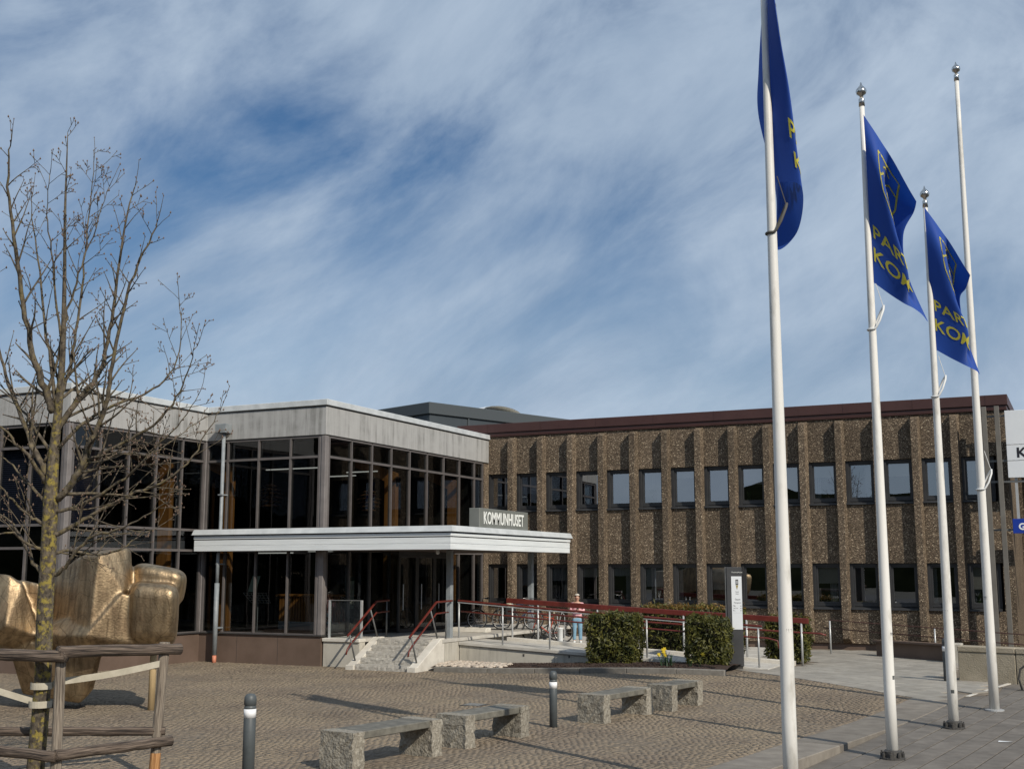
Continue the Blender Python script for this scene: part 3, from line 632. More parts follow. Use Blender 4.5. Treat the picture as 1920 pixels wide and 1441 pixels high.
# set-back wing to the right with its own ribbed wall
wing = thing('office_wing', 'set-back ribbed pebble-concrete wing behind the white sign at the right edge', 'building', (2, 46, 0))
wb = MB().box(-2.04, 12, 46.0, 58, 0, 7.4); obj('wall', wb, MT['aggregate'], wing)
rw = MB().box(0, .16, -.15, 0.0, .3, 7.3).mesh('rib', MT['aggregate'], bev=.01)
for k in range(24): inst(rw, 'rib', wing, (-3.7 + .55 * k, 0, 0))

# ------------------------------------------------------------------ grey metal-clad hall behind
gb = thing('grey_hall', 'dark grey metal-clad hall rising behind the flat roofs', 'building', (-31.3, 55, 0))
u, v_ = np.array([.347, .938]), np.array([-.938, .347]); c0 = np.array([-31.26, 55.0])
def gq(a, b): p = c0 + u * a + v_ * b; return (p[0], p[1])
gw = MB().prism([gq(.12, .12), gq(40, .12), gq(40, 30), gq(.12, 30)], 0, 11.1); obj('wall', gw, MT['grey_cladding'], gb)
gf = MB().prism([gq(0, 0), gq(40.2, 0), gq(40.2, 30.2), gq(0, 30.2)], 11.0, 11.64); grf = obj('roof', gf, MT['grey_flashing'], gb, bev=.03)
for k in range(1, 14):
    sm = MB().prism([gq(k * 2.9 - .05, .06), gq(k * 2.9 + .05, .06), gq(k * 2.9 + .05, .14), gq(k * 2.9 - .05, .14)], 0, 11.0); obj('seam', sm, MT['grey_flashing'], gb)
for k in range(1, 6):
    sm = MB().prism([gq(.06, k * 1.6 - .04), gq(.14, k * 1.6 - .04), gq(.14, k * 1.6 + .04), gq(.06, k * 1.6 + .04)], 0, 11.0); obj('seam', sm, MT['grey_flashing'], gb)
sk = thing('roof_skylight', 'pale domed skylight on the roof of the grey hall', 'skylight', (*gq(7.6, 3.5), 11.64))
dm = MB(); p0 = np.array([*gq(7.6, 3.5), 11.62])
for k in range(9):
    an0, an1 = math.pi * k / 9, math.pi * (k + 1) / 9
    q = lambda an, b: p0 + np.array([*(u * 1.7 * math.cos(an)), 0]) + np.array([*(v_ * b), 0]) + np.array([0, 0, .22 + .5 * math.sin(an)])
    pnl = MB().add([q(an0, -1.2), q(an1, -1.2), q(an1, 1.2), q(an0, 1.2)], [(0, 1, 2, 3)]); obj('panel', pnl, MT['white_paint'], sk)
cb = MB().prism([gq(5.8, 2.2), gq(9.4, 2.2), gq(9.4, 4.8), gq(5.8, 4.8)], 11.6, 11.9); obj('curb', cb, MT['concrete_pale'], sk)
vent = thing('roof_vent', 'small dark vent on the roof edge of the grey hall', 'vent', (*gq(16.6, 1), 11.64))
obj('body', MB().prism([gq(16.2, .6), gq(17.0, .6), gq(17.0, 1.4), gq(16.2, 1.4)], 11.6, 12.1), MT['iron_dark'], vent); obj('cap', MB().prism([gq(16.0, .4), gq(18.6, .4), gq(18.6, 1.6), gq(16.0, 1.6)], 11.6, 11.82), MT['iron_dark'], vent)

# ------------------------------------------------------------------ glazed pavilion (town hall)
XR, YL, XL, YM = -20.23, 29.37, -24.70, 23.75
pv = thing('glazed_pavilion', 'glass-walled council building with pale concrete roof band and brown plinth', 'building', (-24.7, 29.4, 0))
LV = [.87, 3.33, 3.95, 6.08, 6.68]
mull_w = .055
def face(o, d, n, pos, corner0=None, light=True):
    """curtain wall on a face: o origin, d direction along, n outward normal, pos = mullion positions along d"""
    o, d, n = np.array(o, float), np.array(d, float), np.array(n, float)
    m = MT['mullion']
    P3 = lambda s, t, z: (o[0] + d[0] * s + n[0] * t, o[1] + d[1] * s + n[1] * t, z)
    def bx(s0, s1, t0, t1, z0, z1):
        mb = MB(); c = np.array(P3((s0 + s1) / 2, (t0 + t1) / 2, (z0 + z1) / 2)); return mb.obox(c, (d[0] * (s1 - s0) / 2, d[1] * (s1 - s0) / 2, 0), (n[0] * (t1 - t0) / 2, n[1] * (t1 - t0) / 2, 0), (0, 0, (z1 - z0) / 2))
    for s in pos: obj('mullion', bx(s - mull_w / 2, s + mull_w / 2, -.08, .03, LV[0], LV[-1]), m, pv)
    for i in range(len(pos) - 1):
        a, b = pos[i] + mull_w / 2, pos[i + 1] - mull_w / 2
        for z in LV: obj('transom', bx(a, b, -.07, .02, z - (.035 if z != LV[0] else .02), z + (.035 if z != LV[-1] else .02)), m, pv)
        for z0, z1 in zip(LV[:-1], LV[1:]):
            mb = MB(); t = -.03; e = [random.uniform(-.002, .002) for _ in range(4)]
            mb.add([P3(a, t + e[0], z0 + .03), P3(b, t + e[1], z0 + .03), P3(b, t + e[2], z1 - .03), P3(a, t + e[3], z1 - .03)], [(0, 1, 2, 3)])
            pn_ = obj('pane', mb, MT['pane'], pv)
            # opening light: dark inner sash in the top row
            if z0 == LV[3]:
                sh = MB(); 
                for q in (bx(a, a + .05, -.085, -.045, z0 + .03, z1 - .03), bx(b - .05, b, -.085, -.045, z0 + .03, z1 - .03), bx(a + .05, b - .05, -.085, -.045, z1 - .08, z1 - .03), bx(a + .05, b - .05, -.085, -.045, z0 + .03, z0 + .08)): sh.add(q.v, q.f)
                obj('sash', sh, MT['mullion_dark'], pn_)
RFP = [.24 + 1.172 * i for i in range(9)] + [10.28]
face((XR, YL), (0, 1), (1, 0), [.20] + RFP[1:])
face((XR, YL), (-1, 0), (0, -1), [.20, 1.24, 2.42, 3.60, 4.38])
face((XL, YL), (0, -1), (1, 0), [.10, 1.08, 2.20, 3.34, 4.46, 5.46])
face((XL, YM), (-1, 0), (0, -1), [.18, 1.38, 2.55, 3.7, 4.9])
for (x, y) in ((XR - .10, YL + .10), (XL - .10, YM + .10)):   # outer corner posts, stepped profile
    cp = MB(); cp.box(x - .12, x + .12, y - .12, y + .12, .87, 6.70); cp.box(x + .0, x + .15, y - .15, y + .0, .87, 6.70); obj('corner_post', cp, MT['corner_metal'], pv, bev=.012)
cp = MB().box(XL - .06, XL + .06, YL - .06, YL + .06, .87, 6.70); obj('corner_post', cp, MT['corner_metal'], pv, bev=.01)
cp = MB().box(XR - .16, XR + .05, 39.70, 40.09, .8, 6.68); obj('end_pier', cp, MT['aggregate'], pv)
def ring(z0, z1, o):                                        # L-shaped outline offset outwards by o
    return [(XR + o, YL - o), (XR + o, 40.08), (-45, 40.08), (-45, YM - o), (XL + o, YM - o), (XL + o, YL - o)]
fa = MB().prism(ring(0, 0, .06), 6.72, 7.56); obj('roof_band', fa, MT['fascia_concrete'], pv, bev=.01)
dg = MB().prism(ring(0, 0, .03), 7.555, 7.60); obj('drip_gap', dg, MT['mullion_dark'], pv)
co = MB().prism(ring(0, 0, .12), 7.60, 7.78); obj('coping', co, MT['white_metal'], pv, bev=.012)
hd = MB().prism(ring(0, 0, .0), 6.695, 6.725); obj('head_strip', hd, MT['mullion_dark'], pv)
plm = MB().prism(ring(0, 0, .03), -.25, .84); obj('plinth', plm, MT['plinth_brown'], pv)
sl = MB().prism(ring(0, 0, .08), .835, .875); obj('sill', sl, MT['mullion_dark'], pv, bev=.006)
for k in range(3): obj('plinth_joint', MB().box(XR - 1.5 * (k + 1), XR - 1.5 * (k + 1) + .008, YL - .034, YL - .02, 0, .83), MT['mullion_dark'], pv)
# inside: floors, ceilings, walls kept well back from the glass
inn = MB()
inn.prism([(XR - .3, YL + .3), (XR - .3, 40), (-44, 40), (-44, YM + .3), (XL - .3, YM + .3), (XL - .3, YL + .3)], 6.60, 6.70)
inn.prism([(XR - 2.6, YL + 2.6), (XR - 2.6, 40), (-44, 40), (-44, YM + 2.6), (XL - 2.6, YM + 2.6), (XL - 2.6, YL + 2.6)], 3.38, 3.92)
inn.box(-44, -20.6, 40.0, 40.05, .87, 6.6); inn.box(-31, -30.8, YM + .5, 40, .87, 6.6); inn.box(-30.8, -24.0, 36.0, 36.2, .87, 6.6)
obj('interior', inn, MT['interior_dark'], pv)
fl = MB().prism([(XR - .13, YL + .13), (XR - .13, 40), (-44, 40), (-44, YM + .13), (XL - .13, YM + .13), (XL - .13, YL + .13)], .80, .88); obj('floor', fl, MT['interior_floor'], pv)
for (x, y, ax) in ((-20.95, 34.35, 'x'), (-20.95, 38.75, 'x'), (-25.4, 28.45, 'x'), (-24.35, 30.05, 'x')):
    cm = MB().box(x - .22, x + .22, y - .10, y + .10, .88, 5.85); c_ = obj('timber_column', cm, MT['glulam'], pv, bev=.01)
    br = MB().add([(x + .22, y - .08, 5.5), (x + .22, y + .08, 5.5), (x + .22, y - .08, 5.95), (x + .22, y + .08, 5.95), (x - 1.4, y - .1, 6.55), (x - 1.4, y + .1, 6.55), (x - 1.4, y - .1, 6.2), (x - 1.4, y + .1, 6.2)], [(0, 1, 3, 2), (2, 3, 5, 4), (4, 5, 7, 6), (6, 7, 1, 0), (0, 2, 4, 6), (1, 7, 5, 3)]); obj('bracket', br, MT['glulam'], c_)
for k, (x0_, x1_, y_, z_) in enumerate(((-24.0, -22.0, 31.5, 5.95), (-22.2, -21.0, 33.5, 5.95), (-23.6, -22.3, 34.2, 5.9), (-21.9, -21.0, 31.0, 3.30), (-23.6, -22.2, 30.6, 3.25))):
    obj('tube_light', MB().box(x0_, x1_, y_, y_ + .05, z_, z_ + .035), MT['tube_light'], pv)
# dark blue blinds behind the left corner panes
for k in range(2):
    bl = thing('window_blind', ('dark blue slatted blind behind the left corner glass, facing the stairs' if k == 0 else 'dark blue slatted blind behind the left corner glass, facing the camera'), 'blind', (XL - .3, YM + .3, 4.0), group='blinds behind the corner glass')
    for q in range(36):
        z = 4.0 + q * .057
        s_ = MB().obox((XL - .17, YM + .75, z), (.004, 0, .02), (0, .52, 0), (.012, 0, .004)) if k == 0 else MB().obox((XL - 1.7, YM + .17, z), (1.35, 0, 0), (0, .004, .02), (0, .012, .004))
        obj('slat', s_, MT['blind'], bl)
# roof mast
mast = thing('roof_mast', 'thin white mast on the roof of the glazed building behind the tree', 'mast', (-25.6, 25.2, 7.78)); obj('rod', MB().tube([(-25.6, 25.2, 7.7), (-25.6, 25.2, 8.35)], .018, 6), MT['white_metal'], mast); obj('foot', MB().box(-25.68, -25.52, 25.12, 25.28, 7.78, 7.84), MT['white_metal'], mast)
# downpipe with hopper head
dp = thing('downpipe', 'zinc downpipe with square hopper and orange foot on the glass front', 'pipe', (-23.86, 29.2, 0))
obj('hopper', MB().add([(-24.09, 29.02, 6.92), (-23.68, 29.02, 6.92), (-23.68, 29.30, 6.92), (-24.09, 29.30, 6.92), (-24.09, 29.0, 7.2), (-23.66, 29.0, 7.2), (-23.66, 29.30, 7.2), (-24.09, 29.30, 7.2)], [(3, 2, 1, 0), (4, 5, 6, 7), (0, 1, 5, 4), (1, 2, 6, 5), (2, 3, 7, 6), (3, 0, 4, 7)]), MT['pipe_zinc'], dp, bev=.01)
obj('pipe', MB().tube([(-23.86, 29.17, 6.95), (-23.86, 29.17, 3.45), (-23.86, 29.10, 3.2), (-23.86, 29.10, 2.3)], .055, 14), MT['pipe_zinc'], dp, smooth=True)
obj('lower_pipe', MB().tube([(-23.86, 29.10, 2.35), (-23.86, 29.10, .22)], .072, 14), MT['pipe_zinc'], dp, smooth=True)
obj('orange_foot', MB().tube([(-23.86, 29.10, .22), (-23.86, 29.10, -.05)], .064, 14), MT['pipe_orange'], dp, smooth=True)
for z in (1.0, 2.9, 5.0): obj('bracket', MB().box(-23.94, -23.78, 29.08, 29.36, z, z + .04), MT['pipe_zinc'], dp)

# ------------------------------------------------------------------ canopy
cn = thing('entrance_canopy', 'flat white-edged entrance canopy on grey posts in front of the glass building', 'canopy', (-18, 30, 0))
CX0, CX1, CY0, CY1 = -24.55, -15.65, 28.80, 37.15
deck = MB(); deck.box(CX0 + .1, CX1 - .08, CY0 + .08, YL - .12, 3.34, 3.88); deck.box(XR + .12, CX1 - .08, YL - .12, CY1 - .08, 3.34, 3.88); obj('roof_deck', deck, MT['soffit'], cn)
for z0, z1, o_, mt in ((3.30, 3.465, .0, 'white_board'), (3.469, 3.635, .0, 'white_board'), (3.66, 3.755, .025, 'white_board')):
    obj('fascia_board', MB().box(CX0, CX1 - .03 + o_, CY0 - o_, CY0 + .05, z0, z1), MT[mt], cn, bev=.006)
    obj('fascia_board', MB().box(CX1 - .05 + o_ * 0, CX1 + o_, CY0 - o_ + .002 - .004, CY1, z0 + .001, z1 - .001), MT[mt], cn, bev=.006)
fl1 = MB().add([(CX0 - .03, CY0 - .10, 3.79), (CX1 + .09, CY0 - .10, 3.79), (CX1 + .03, CY0 - .03, 3.95), (CX0, CY0 - .03, 3.95), (CX0 - .03, CY0 + .1, 3.79), (CX1 - .1, CY0 + .1, 3.79), (CX1 - .1, CY0 + .1, 3.95), (CX0, CY0 + .1, 3.95)], [(0, 1, 2, 3), (3, 2, 6, 7), (0, 4, 5, 1), (0, 3, 7, 4), (1, 5, 6, 2), (4, 7, 6, 5)]); obj('flashing', fl1, MT['white_metal'], cn)
fl2 = MB().add([(CX1 + .092, CY0 - .101, 3.789), (CX1 + .092, CY1 + .06, 3.789), (CX1 + .032, CY1 + .0, 3.951), (CX1 + .032, CY0 - .031, 3.951), (CX1 - .1, CY0 + .1, 3.789), (CX1 - .1, CY1 + .06, 3.789), (CX1 - .1, CY1, 3.951), (CX1 - .1, CY0 + .1, 3.951)], [(0, 1, 2, 3), (3, 2, 6, 7), (0, 4, 5, 1), (0, 3, 7, 4), (1, 5, 6, 2), (4, 7, 6, 5)]); obj('flashing', fl2, MT['white_metal'], cn)
for k in range(11):
    x = CX1 - .35 - k * .40
    if x - .37 < XR + .1: break
    obj('soffit_board', MB().box(x - .37, x, YL + .1, CY1 - .15, 3.315, 3.34), MT['soffit'], cn, bev=.004)
for y_ in (31.07, 36.75): obj('post', MB().box(-16.99, -16.83, y_ - .08, y_ + .08, .70, 3.32), MT['pipe_zinc'], cn, bev=.01)
obj('spotlight', MB().lathe([(.03, 0), (.05, .03), (.05, .12), (.02, .14)], (-16.5, 29.6, 3.18), 10), MT['white_paint'], cn)
# lettered box sign standing on the canopy edge
sg = thing('canopy_sign', 'grey box sign reading KOMMUNHUSET in white letters on the canopy edge', 'sign', (-15.85, 32.3, 3.95))
obj('box', MB().box(-16.1, -15.76, 30.72, 34.05, 3.955, 4.52), MT['sign_grey'], sg, bev=.012)
text_on(sg, 'lettering', 'KOMMUNHUSET', .50, (-15.752, 30.96, 4.075), (0, 1, 0), (0, 0, 1), MT['letter_white'], wscale=.735, bold=.008)
for y_ in (31.2, 33.4): obj('foot', MB().box(-16.05, -15.85, y_, y_ + .1, 3.9, 3.96), MT['steel_dark'], sg)

# ------------------------------------------------------------------ terrace, landing, stairs, ramp
LZ = .80
def tz(x): return .36 - .05 * (x + 15.3)                    # terrace behind the ramp falls to the right
tr_ = MB(); xs = np.linspace(-16.66, -8.9, 8)
tr_.add([(x, y, max(tz(x), .2)) for y in (32.85, 40.17) for x in xs], [(i, i + 1, 9 + i, 8 + i) for i in range(7)]); tag(obj('terrace', tr_, MT['concrete_deck']), kind='structure')
ld = thing('entrance_landing', 'pale concrete landing in front of the glass doors', 'landing', (-18.4, 33, 0))
obj('front_wall', MB().box(-20.15, -18.92, 29.40, 29.7, -.2, .70), MT['wall_concrete'], ld)
obj('front_slab_edge', MB().box(-20.17, -18.90, 29.35, 29.72, .70, LZ), MT['concrete_pale'], ld, bev=.01)
obj('deck', MB().box(-20.16, -16.62, 30.16, 40.12, .70, LZ - .003), MT['concrete_deck'], ld, bev=.008)
obj('side_deck', MB().box(-20.15, -18.91, 29.73, 30.155, .70, LZ - .003), MT['concrete_deck'], ld)
obj('side_wall', MB().box(-16.9, -16.64, 30.31, 31.175, -.2, .695), MT['wall_concrete'], ld)
obj('core', MB().box(-20.1, -16.95, 30.3, 40.1, -.2, .69), MT['wall_concrete'], ld)
st = thing('granite_steps', 'rough granite entrance steps between sloping concrete cheeks', 'stairs', (-17.8, 29.4, 0))
nst = 5; rise = LZ / nst; run = .285
for k in range(nst):
    y0 = 28.74 + k * run
    sb = MB().box(-18.62, -16.92, y0, y0 + run + .05, k * rise - (.1 if k == 0 else 0.0), (k + 1) * rise - .004)
    me = sb.mesh('step', MT['granite_step'], st.location)
    bm = bmesh.new(); bm.from_mesh(me); bmesh.ops.subdivide_edges(bm, edges=[e for e in bm.edges if abs((e.verts[0].co - e.verts[1].co).x) > .5], cuts=26)
    bmesh.ops.subdivide_edges(bm, edges=[e for e in bm.edges if abs((e.verts[0].co - e.verts[1].co).z) > .1], cuts=3)
    for v in bm.verts:
        if v.co.y + st.location.y < y0 + .01: v.co.y += random.uniform(-.012, .008) + (.012 if v.co.z > (k + 1) * rise - .03 else 0); v.co.z += random.uniform(-.003, .001)
    bm.to_mesh(me); bm.free(); obj('step', me, None, st)
for x0, x1 in ((-18.90, -18.63), (-16.91, -16.64)):
    ck = MB().xprism([(28.66, -.1), (28.66, .13), (28.78, .13), (30.10, LZ + .03), (30.30, LZ + .03), (30.30, -.1)], x0, x1); obj('cheek', ck, MT['concrete_pale'], st, bev=.012)
rp = thing('access_ramp', 'long pale concrete wheelchair ramp sloping down to the right of the steps', 'ramp', (-12.5, 31.9, 0))
RY0, RY1 = 31.12, 32.80; RXA, RXB = -16.63, -7.6
def rz(x): return .69 - (.69 - .235) * (x - RXA) / (RXB - RXA)
wl = MB()
for x0, x1 in zip(np.linspace(RXA, RXB, 7)[:-1], np.linspace(RXA, RXB, 7)[1:]):
    mb = MB().add([(x0 + .004, RY0 + .06, -.2), (x1 - .004, RY0 + .06, -.2), (x1 - .004, RY0 + .25, -.2), (x0 + .004, RY0 + .25, -.2), (x0 + .004, RY0 + .06, rz(x0) - .1), (x1 - .004, RY0 + .06, rz(x1) - .1), (x1 - .004, RY0 + .25, rz(x1) - .1), (x0 + .004, RY0 + .25, rz(x0) - .1)], [(3, 2, 1, 0), (4, 5, 6, 7), (0, 1, 5, 4), (1, 2, 6, 5), (2, 3, 7, 6), (3, 0, 4, 7)])
    obj('wall_section', mb, MT['wall_concrete'], rp)
def slope_box(x0, x1, y0, y1, d0, d1):
    return MB().add([(x0, y0, rz(x0) + d0), (x1, y0, rz(x1) + d0), (x1, y1, rz(x1) + d0), (x0, y1, rz(x0) + d0), (x0, y0, rz(x0) + d1), (x1, y0, rz(x1) + d1), (x1, y1, rz(x1) + d1), (x0, y1, rz(x0) + d1)], [(3, 2, 1, 0), (4, 5, 6, 7), (0, 1, 5, 4), (1, 2, 6, 5), (2, 3, 7, 6), (3, 0, 4, 7)])
obj('deck', slope_box(RXA, RXB, RY0, RY1, -.09, 0), MT['concrete_deck'], rp, bev=.008)
obj('rear_kerb', slope_box(-15.9, RXB + .3, RY1 + .005, RY1 + .2, -.3, .10), MT['concrete_pale'], rp, bev=.01)
for x in (-14.6, -13.2, -11.9): obj('anchor_mark', MB().box(x, x + .05, RY0 + .052, RY0 + .062, .33, .40), MT['iron_dark'], rp)

def rail_pts(pts): return [np.array(p, float) for p in pts]
def railing(name, label, path, posts, top_h=.09, top_w=.07, mid=None, steel=True, tube_mid=.022, mid_mat='red_rail', group='red handrails along the ramp and steps', post_r=.026, foot=True, post_mat='steel_rail', postbox=False, hand_mat='red_rail'):
    t = thing(name, label, 'railing', tuple(posts[0][0]), group=group)
    for a, b in zip(path[:-1], path[1:]): obj('handrail', MB().bar(a, b, top_w, top_h), MT[hand_mat], t, bev=.018, seg=2)
    if steel:
        for a, b in zip(path[:-1], path[1:]): obj('under_rail', MB().bar(np.array(a) - (0, 0, top_h / 2 + .022), np.array(b) - (0, 0, top_h / 2 + .022), .05, .022), MT['steel_rail'], t)
    for m in (mid or []):
        obj('lower_rail', MB().tube(m, tube_mid, 8), MT[mid_mat], t, smooth=True)
    for lo, hi in posts:
        if postbox: obj('post', MB().bar(lo, hi, .06, .06, up=(0, 1, 0)), MT[post_mat], t)
        else: obj('post', MB().tube([lo, hi], post_r, 8), MT[post_mat], t, smooth=True)
    return t
# front rail of the ramp
yF = RY0 + .07
fp = [(-16.7, yF, 1.86), (-13.7, yF, 1.655), (-9.7, yF, 1.41), (-7.75, yF, 1.30)]
def fz(x): return float(np.interp(x, [p[0] for p in fp], [p[2] for p in fp]))
railing('ramp_railing', 'red and steel railing on the near edge of the ramp', fp, [((x, yF, rz(x) - .02 if x > -16.6 else .69), (x, yF, fz(x) - .06)) for x in (-16.66, -15.24, -13.77, -10.9, -9.3, -7.85)],
        top_h=.055, top_w=.06, mid=[[(x, yF, fz(x) - .30) for x in np.linspace(-16.6, -7.6, 12)] + [(-7.35, yF, fz(-7.6) - .36), (-7.33, yF, fz(-7.6) - .55)]], tube_mid=.022)
yB = RY1 + .1
bp_ = [(-15.95, yB, 1.83), (-11.6, yB, 1.60), (-6.9, yB, 1.38)]
def bz(x): return float(np.interp(x, [p[0] for p in bp_], [p[2] for p in bp_]))
railing('ramp_railing', 'thick red railing on the far edge of the ramp, nearest the bicycles', bp_, [((x, yB, max(tz(x), .2)), (x, yB, bz(x) - .07)) for x in (-15.75, -14.9, -13.0, -10.4, -8.6, -7.1)],
        top_h=.15, top_w=.06, mid=[[(x, yB, bz(x) - .32) for x in np.linspace(-15.9, -6.6, 12)] + [(-6.45, yB, bz(-6.6) - .36)]], tube_mid=.026, steel=False, post_r=.03)
# stair handrails, sloping posts square to the flight
for k, x in enumerate((-18.77, -16.78)):
    sl_ = (LZ - .05) / 1.40
    tops = [(x, 28.55, .92), (x, 28.72, 1.02), (x, 30.05, 1.84), (x, 30.75, 1.86)] if k == 0 else [(x, 28.55, .92), (x, 28.72, 1.02), (x, 30.05, 1.84), (x, 31.0, 1.86)]
    low = [(x, 28.50, .42), (x, 28.55, .55), (x, 28.72, .70), (x, 30.05, 1.52), (x, 30.75, 1.54)]
    railing('stair_handrail', ('red handrail with slanting posts on the left side of the granite steps' if k == 0 else 'red handrail with slanting posts on the right side of the granite steps'), tops, [((x, 28.98, .20), (x, 28.66, .96)), ((x, 30.12, .83), (x, 29.72, 1.62)), ((x, 30.62, .8), (x, 30.62, 1.84))],
            top_h=.055, top_w=.055, mid=[low], tube_mid=.024, steel=False, post_mat='steel_dark', group='red handrails along the ramp and steps', post_r=.024)
# glass balustrade on the landing, left of the steps
gbal = thing('glass_balustrade', 'frameless glass balustrade beside the steps under the canopy', 'balustrade', (-19.5, 29.5, LZ))
for a, b in ((-20.0, -18.95),): obj('pane', MB().box(a, b, 29.50, 29.512, LZ + .05, 1.86), MT['clear_glass'], gbal)
for x in (-20.02, -18.93): obj('post', MB().box(x - .025, x + .025, 29.47, 29.54, LZ, 1.88), MT['steel_rail'], gbal)
obj('top_rail', MB().box(-20.0, -18.95, 29.49, 29.52, 1.862, 1.885), MT['steel_dark'], gbal)
# glazed entrance vestibule on the landing
vb = thing('entrance_doors', 'dark-framed glazed entrance doors under the canopy', 'door', (-19.2, 34, LZ))
for y0 in (32.6, 33.75, 34.9):
    d_ = MB(); d_.box(-19.62, -19.55, y0, y0 + .09, LZ, 3.25); d_.box(-19.62, -19.55, y0 + 1.05, y0 + 1.14, LZ, 3.25); d_.box(-19.62, -19.55, y0 + .09, y0 + 1.05, LZ, LZ + .12); d_.box(-19.62, -19.55, y0 + .09, y0 + 1.05, 3.13, 3.25)
    f_ = obj('door_leaf', d_, MT['mullion_dark'], vb, bev=.006); obj('pane', MB().add([(-19.585, y0 + .09, LZ + .12), (-19.585, y0 + 1.05, LZ + .12), (-19.585, y0 + 1.05, 3.13), (-19.585, y0 + .09, 3.13)], [(0, 1, 2, 3)]), MT['pane'], f_)
    obj('handle', MB().tube([(-19.50, y0 + .18, 1.5), (-19.50, y0 + .18, 2.3)], .016, 8), MT['steel_rail'], f_)
obj('side_pane', MB().add([(-20.15, 32.62, LZ), (-19.6, 32.62, LZ), (-19.6, 32.62, 3.25), (-20.15, 32.62, 3.25)], [(0, 1, 2, 3)]), MT['pane'], vb)
obj('lintel', MB().box(-20.14, -19.53, 32.55, 36.15, 3.252, 3.31), MT['mullion_dark'], vb)

# ------------------------------------------------------------------ planting bed along the ramp
bed = MB(); nx, ny = 60, 8; vs_ = []
for j in range(ny + 1):
    for i in range(nx + 1):
        x = -16.55 + 8.3 * i / nx; y = 29.32 + (RY0 + .08 - 29.32) * j / ny
        vs_.append((x, y, gzf(x, y) + .10 + .05 * math.sin(j / ny * math.pi) + random.uniform(-.02, .03)))
bed.add(vs_, [(j * (nx + 1) + i, j * (nx + 1) + i + 1, (j + 1) * (nx + 1) + i + 1, (j + 1) * (nx + 1) + i) for j in range(ny) for i in range(nx)])
bedo = tag(obj('planting_bed', bed, MT['mulch']), kind='structure')
ck = MB()
for k in range(2600):
    x, y = random.uniform(-15.0, -8.6), random.uniform(29.35, 31.15); s = random.uniform(.012, .04); a = random.uniform(0, 3.1)
    z = gzf(x, y) + .10 + .05 * math.sin((y - 29.32) / 1.85 * math.pi) + .015
    ck.obox((x, y, z), (s * math.cos(a), s * math.sin(a), random.uniform(-.01, .015)), (-s * .5 * math.sin(a), s * .5 * math.cos(a), 0), (0, 0, .006))
tag(obj('bark_chips', ck, MT['mulch'], bedo), kind='stuff')
pb = bmesh.new(); bmesh.ops.create_icosphere(pb, subdivisions=1, radius=1); pbm = bpy.data.meshes.new('pebble'); pb.to_mesh(pbm); pb.free(); pbm.materials.append(MT['pebble']); pbm.shade_smooth()
for k in range(230):
    x = -16.5 + 2.1 * random.random() ** 1.15; y = random.uniform(29.36, 30.9 - .35 * (x + 16.5)); s = random.uniform(.045, .085)
    inst(pbm, 'pebble', bedo, (x, y, gzf(x, y) + .13 + .04 * math.sin((y - 29.32) / 1.85 * math.pi)), (random.uniform(-.3, .3), random.uniform(-.3, .3), random.uniform(0, 6)), (s * random.uniform(1, 1.4), s, s * .6))
x = -16.35
while x < -8.3:
    l = random.uniform(1.1, 1.7); x2 = min(x + l, -8.2)
    mb = MB().add([(x + .006, 29.14, -.2), (x2 - .006, 29.14, -.2), (x2 - .006, 29.32, -.2), (x + .006, 29.32, -.2)] + [(q, y, gzf(q, y) + .13) for q, y in ((x + .006, 29.14), (x2 - .006, 29.14), (x2 - .006, 29.32), (x + .006, 29.32))], [(3, 2, 1, 0), (4, 5, 6, 7), (0, 1, 5, 4), (1, 2, 6, 5), (2, 3, 7, 6), (3, 0, 4, 7)])
    obj('kerb_stone', mb, MT['kerb_stone'], bedo, bev=.012); x = x2

def leaf_cloud(name, pts, nrm, size, mat, parent, jitter=.5, elong=1.7):
    """leaf quads at points with outward normals, tint attribute per leaf"""
    n = len(pts); pts = np.array(pts); nrm = np.array(nrm)
    rv = np.random.normal(size=(n, 3)); nn = nrm + rv * jitter; nn /= np.linalg.norm(nn, axis=1)[:, None]
    t = np.cross(nn, np.random.normal(size=(n, 3))); t /= np.linalg.norm(t, axis=1)[:, None]; b = np.cross(nn, t)
    s = size * np.random.uniform(.6, 1.3, n)[:, None]
    V = np.stack([pts - t * s * elong, pts - b * s * .55 + nn * s * .12, pts + t * s * elong, pts + b * s * .55 + nn * s * .12], 1)
    me = bpy.data.meshes.new(name); me.from_pydata(V.reshape(-1, 3).tolist(), [], (np.arange(n)[:, None] * 4 + np.arange(4)[None]).tolist())
    a = me.attributes.new('tint', 'FLOAT', 'POINT'); a.data.foreach_set('value', np.repeat(np.clip(np.random.beta(1.6, 2.2, n) + .22 * np.sin(pts[:, 0] * 7 + 1) * np.sin(pts[:, 2] * 8 + pts[:, 1] * 6), 0, 1), 4).astype(np.float32))
    me.materials.append(mat); o = bpy.data.objects.new(name, me); COL.objects.link(o); o.parent = parent; return o
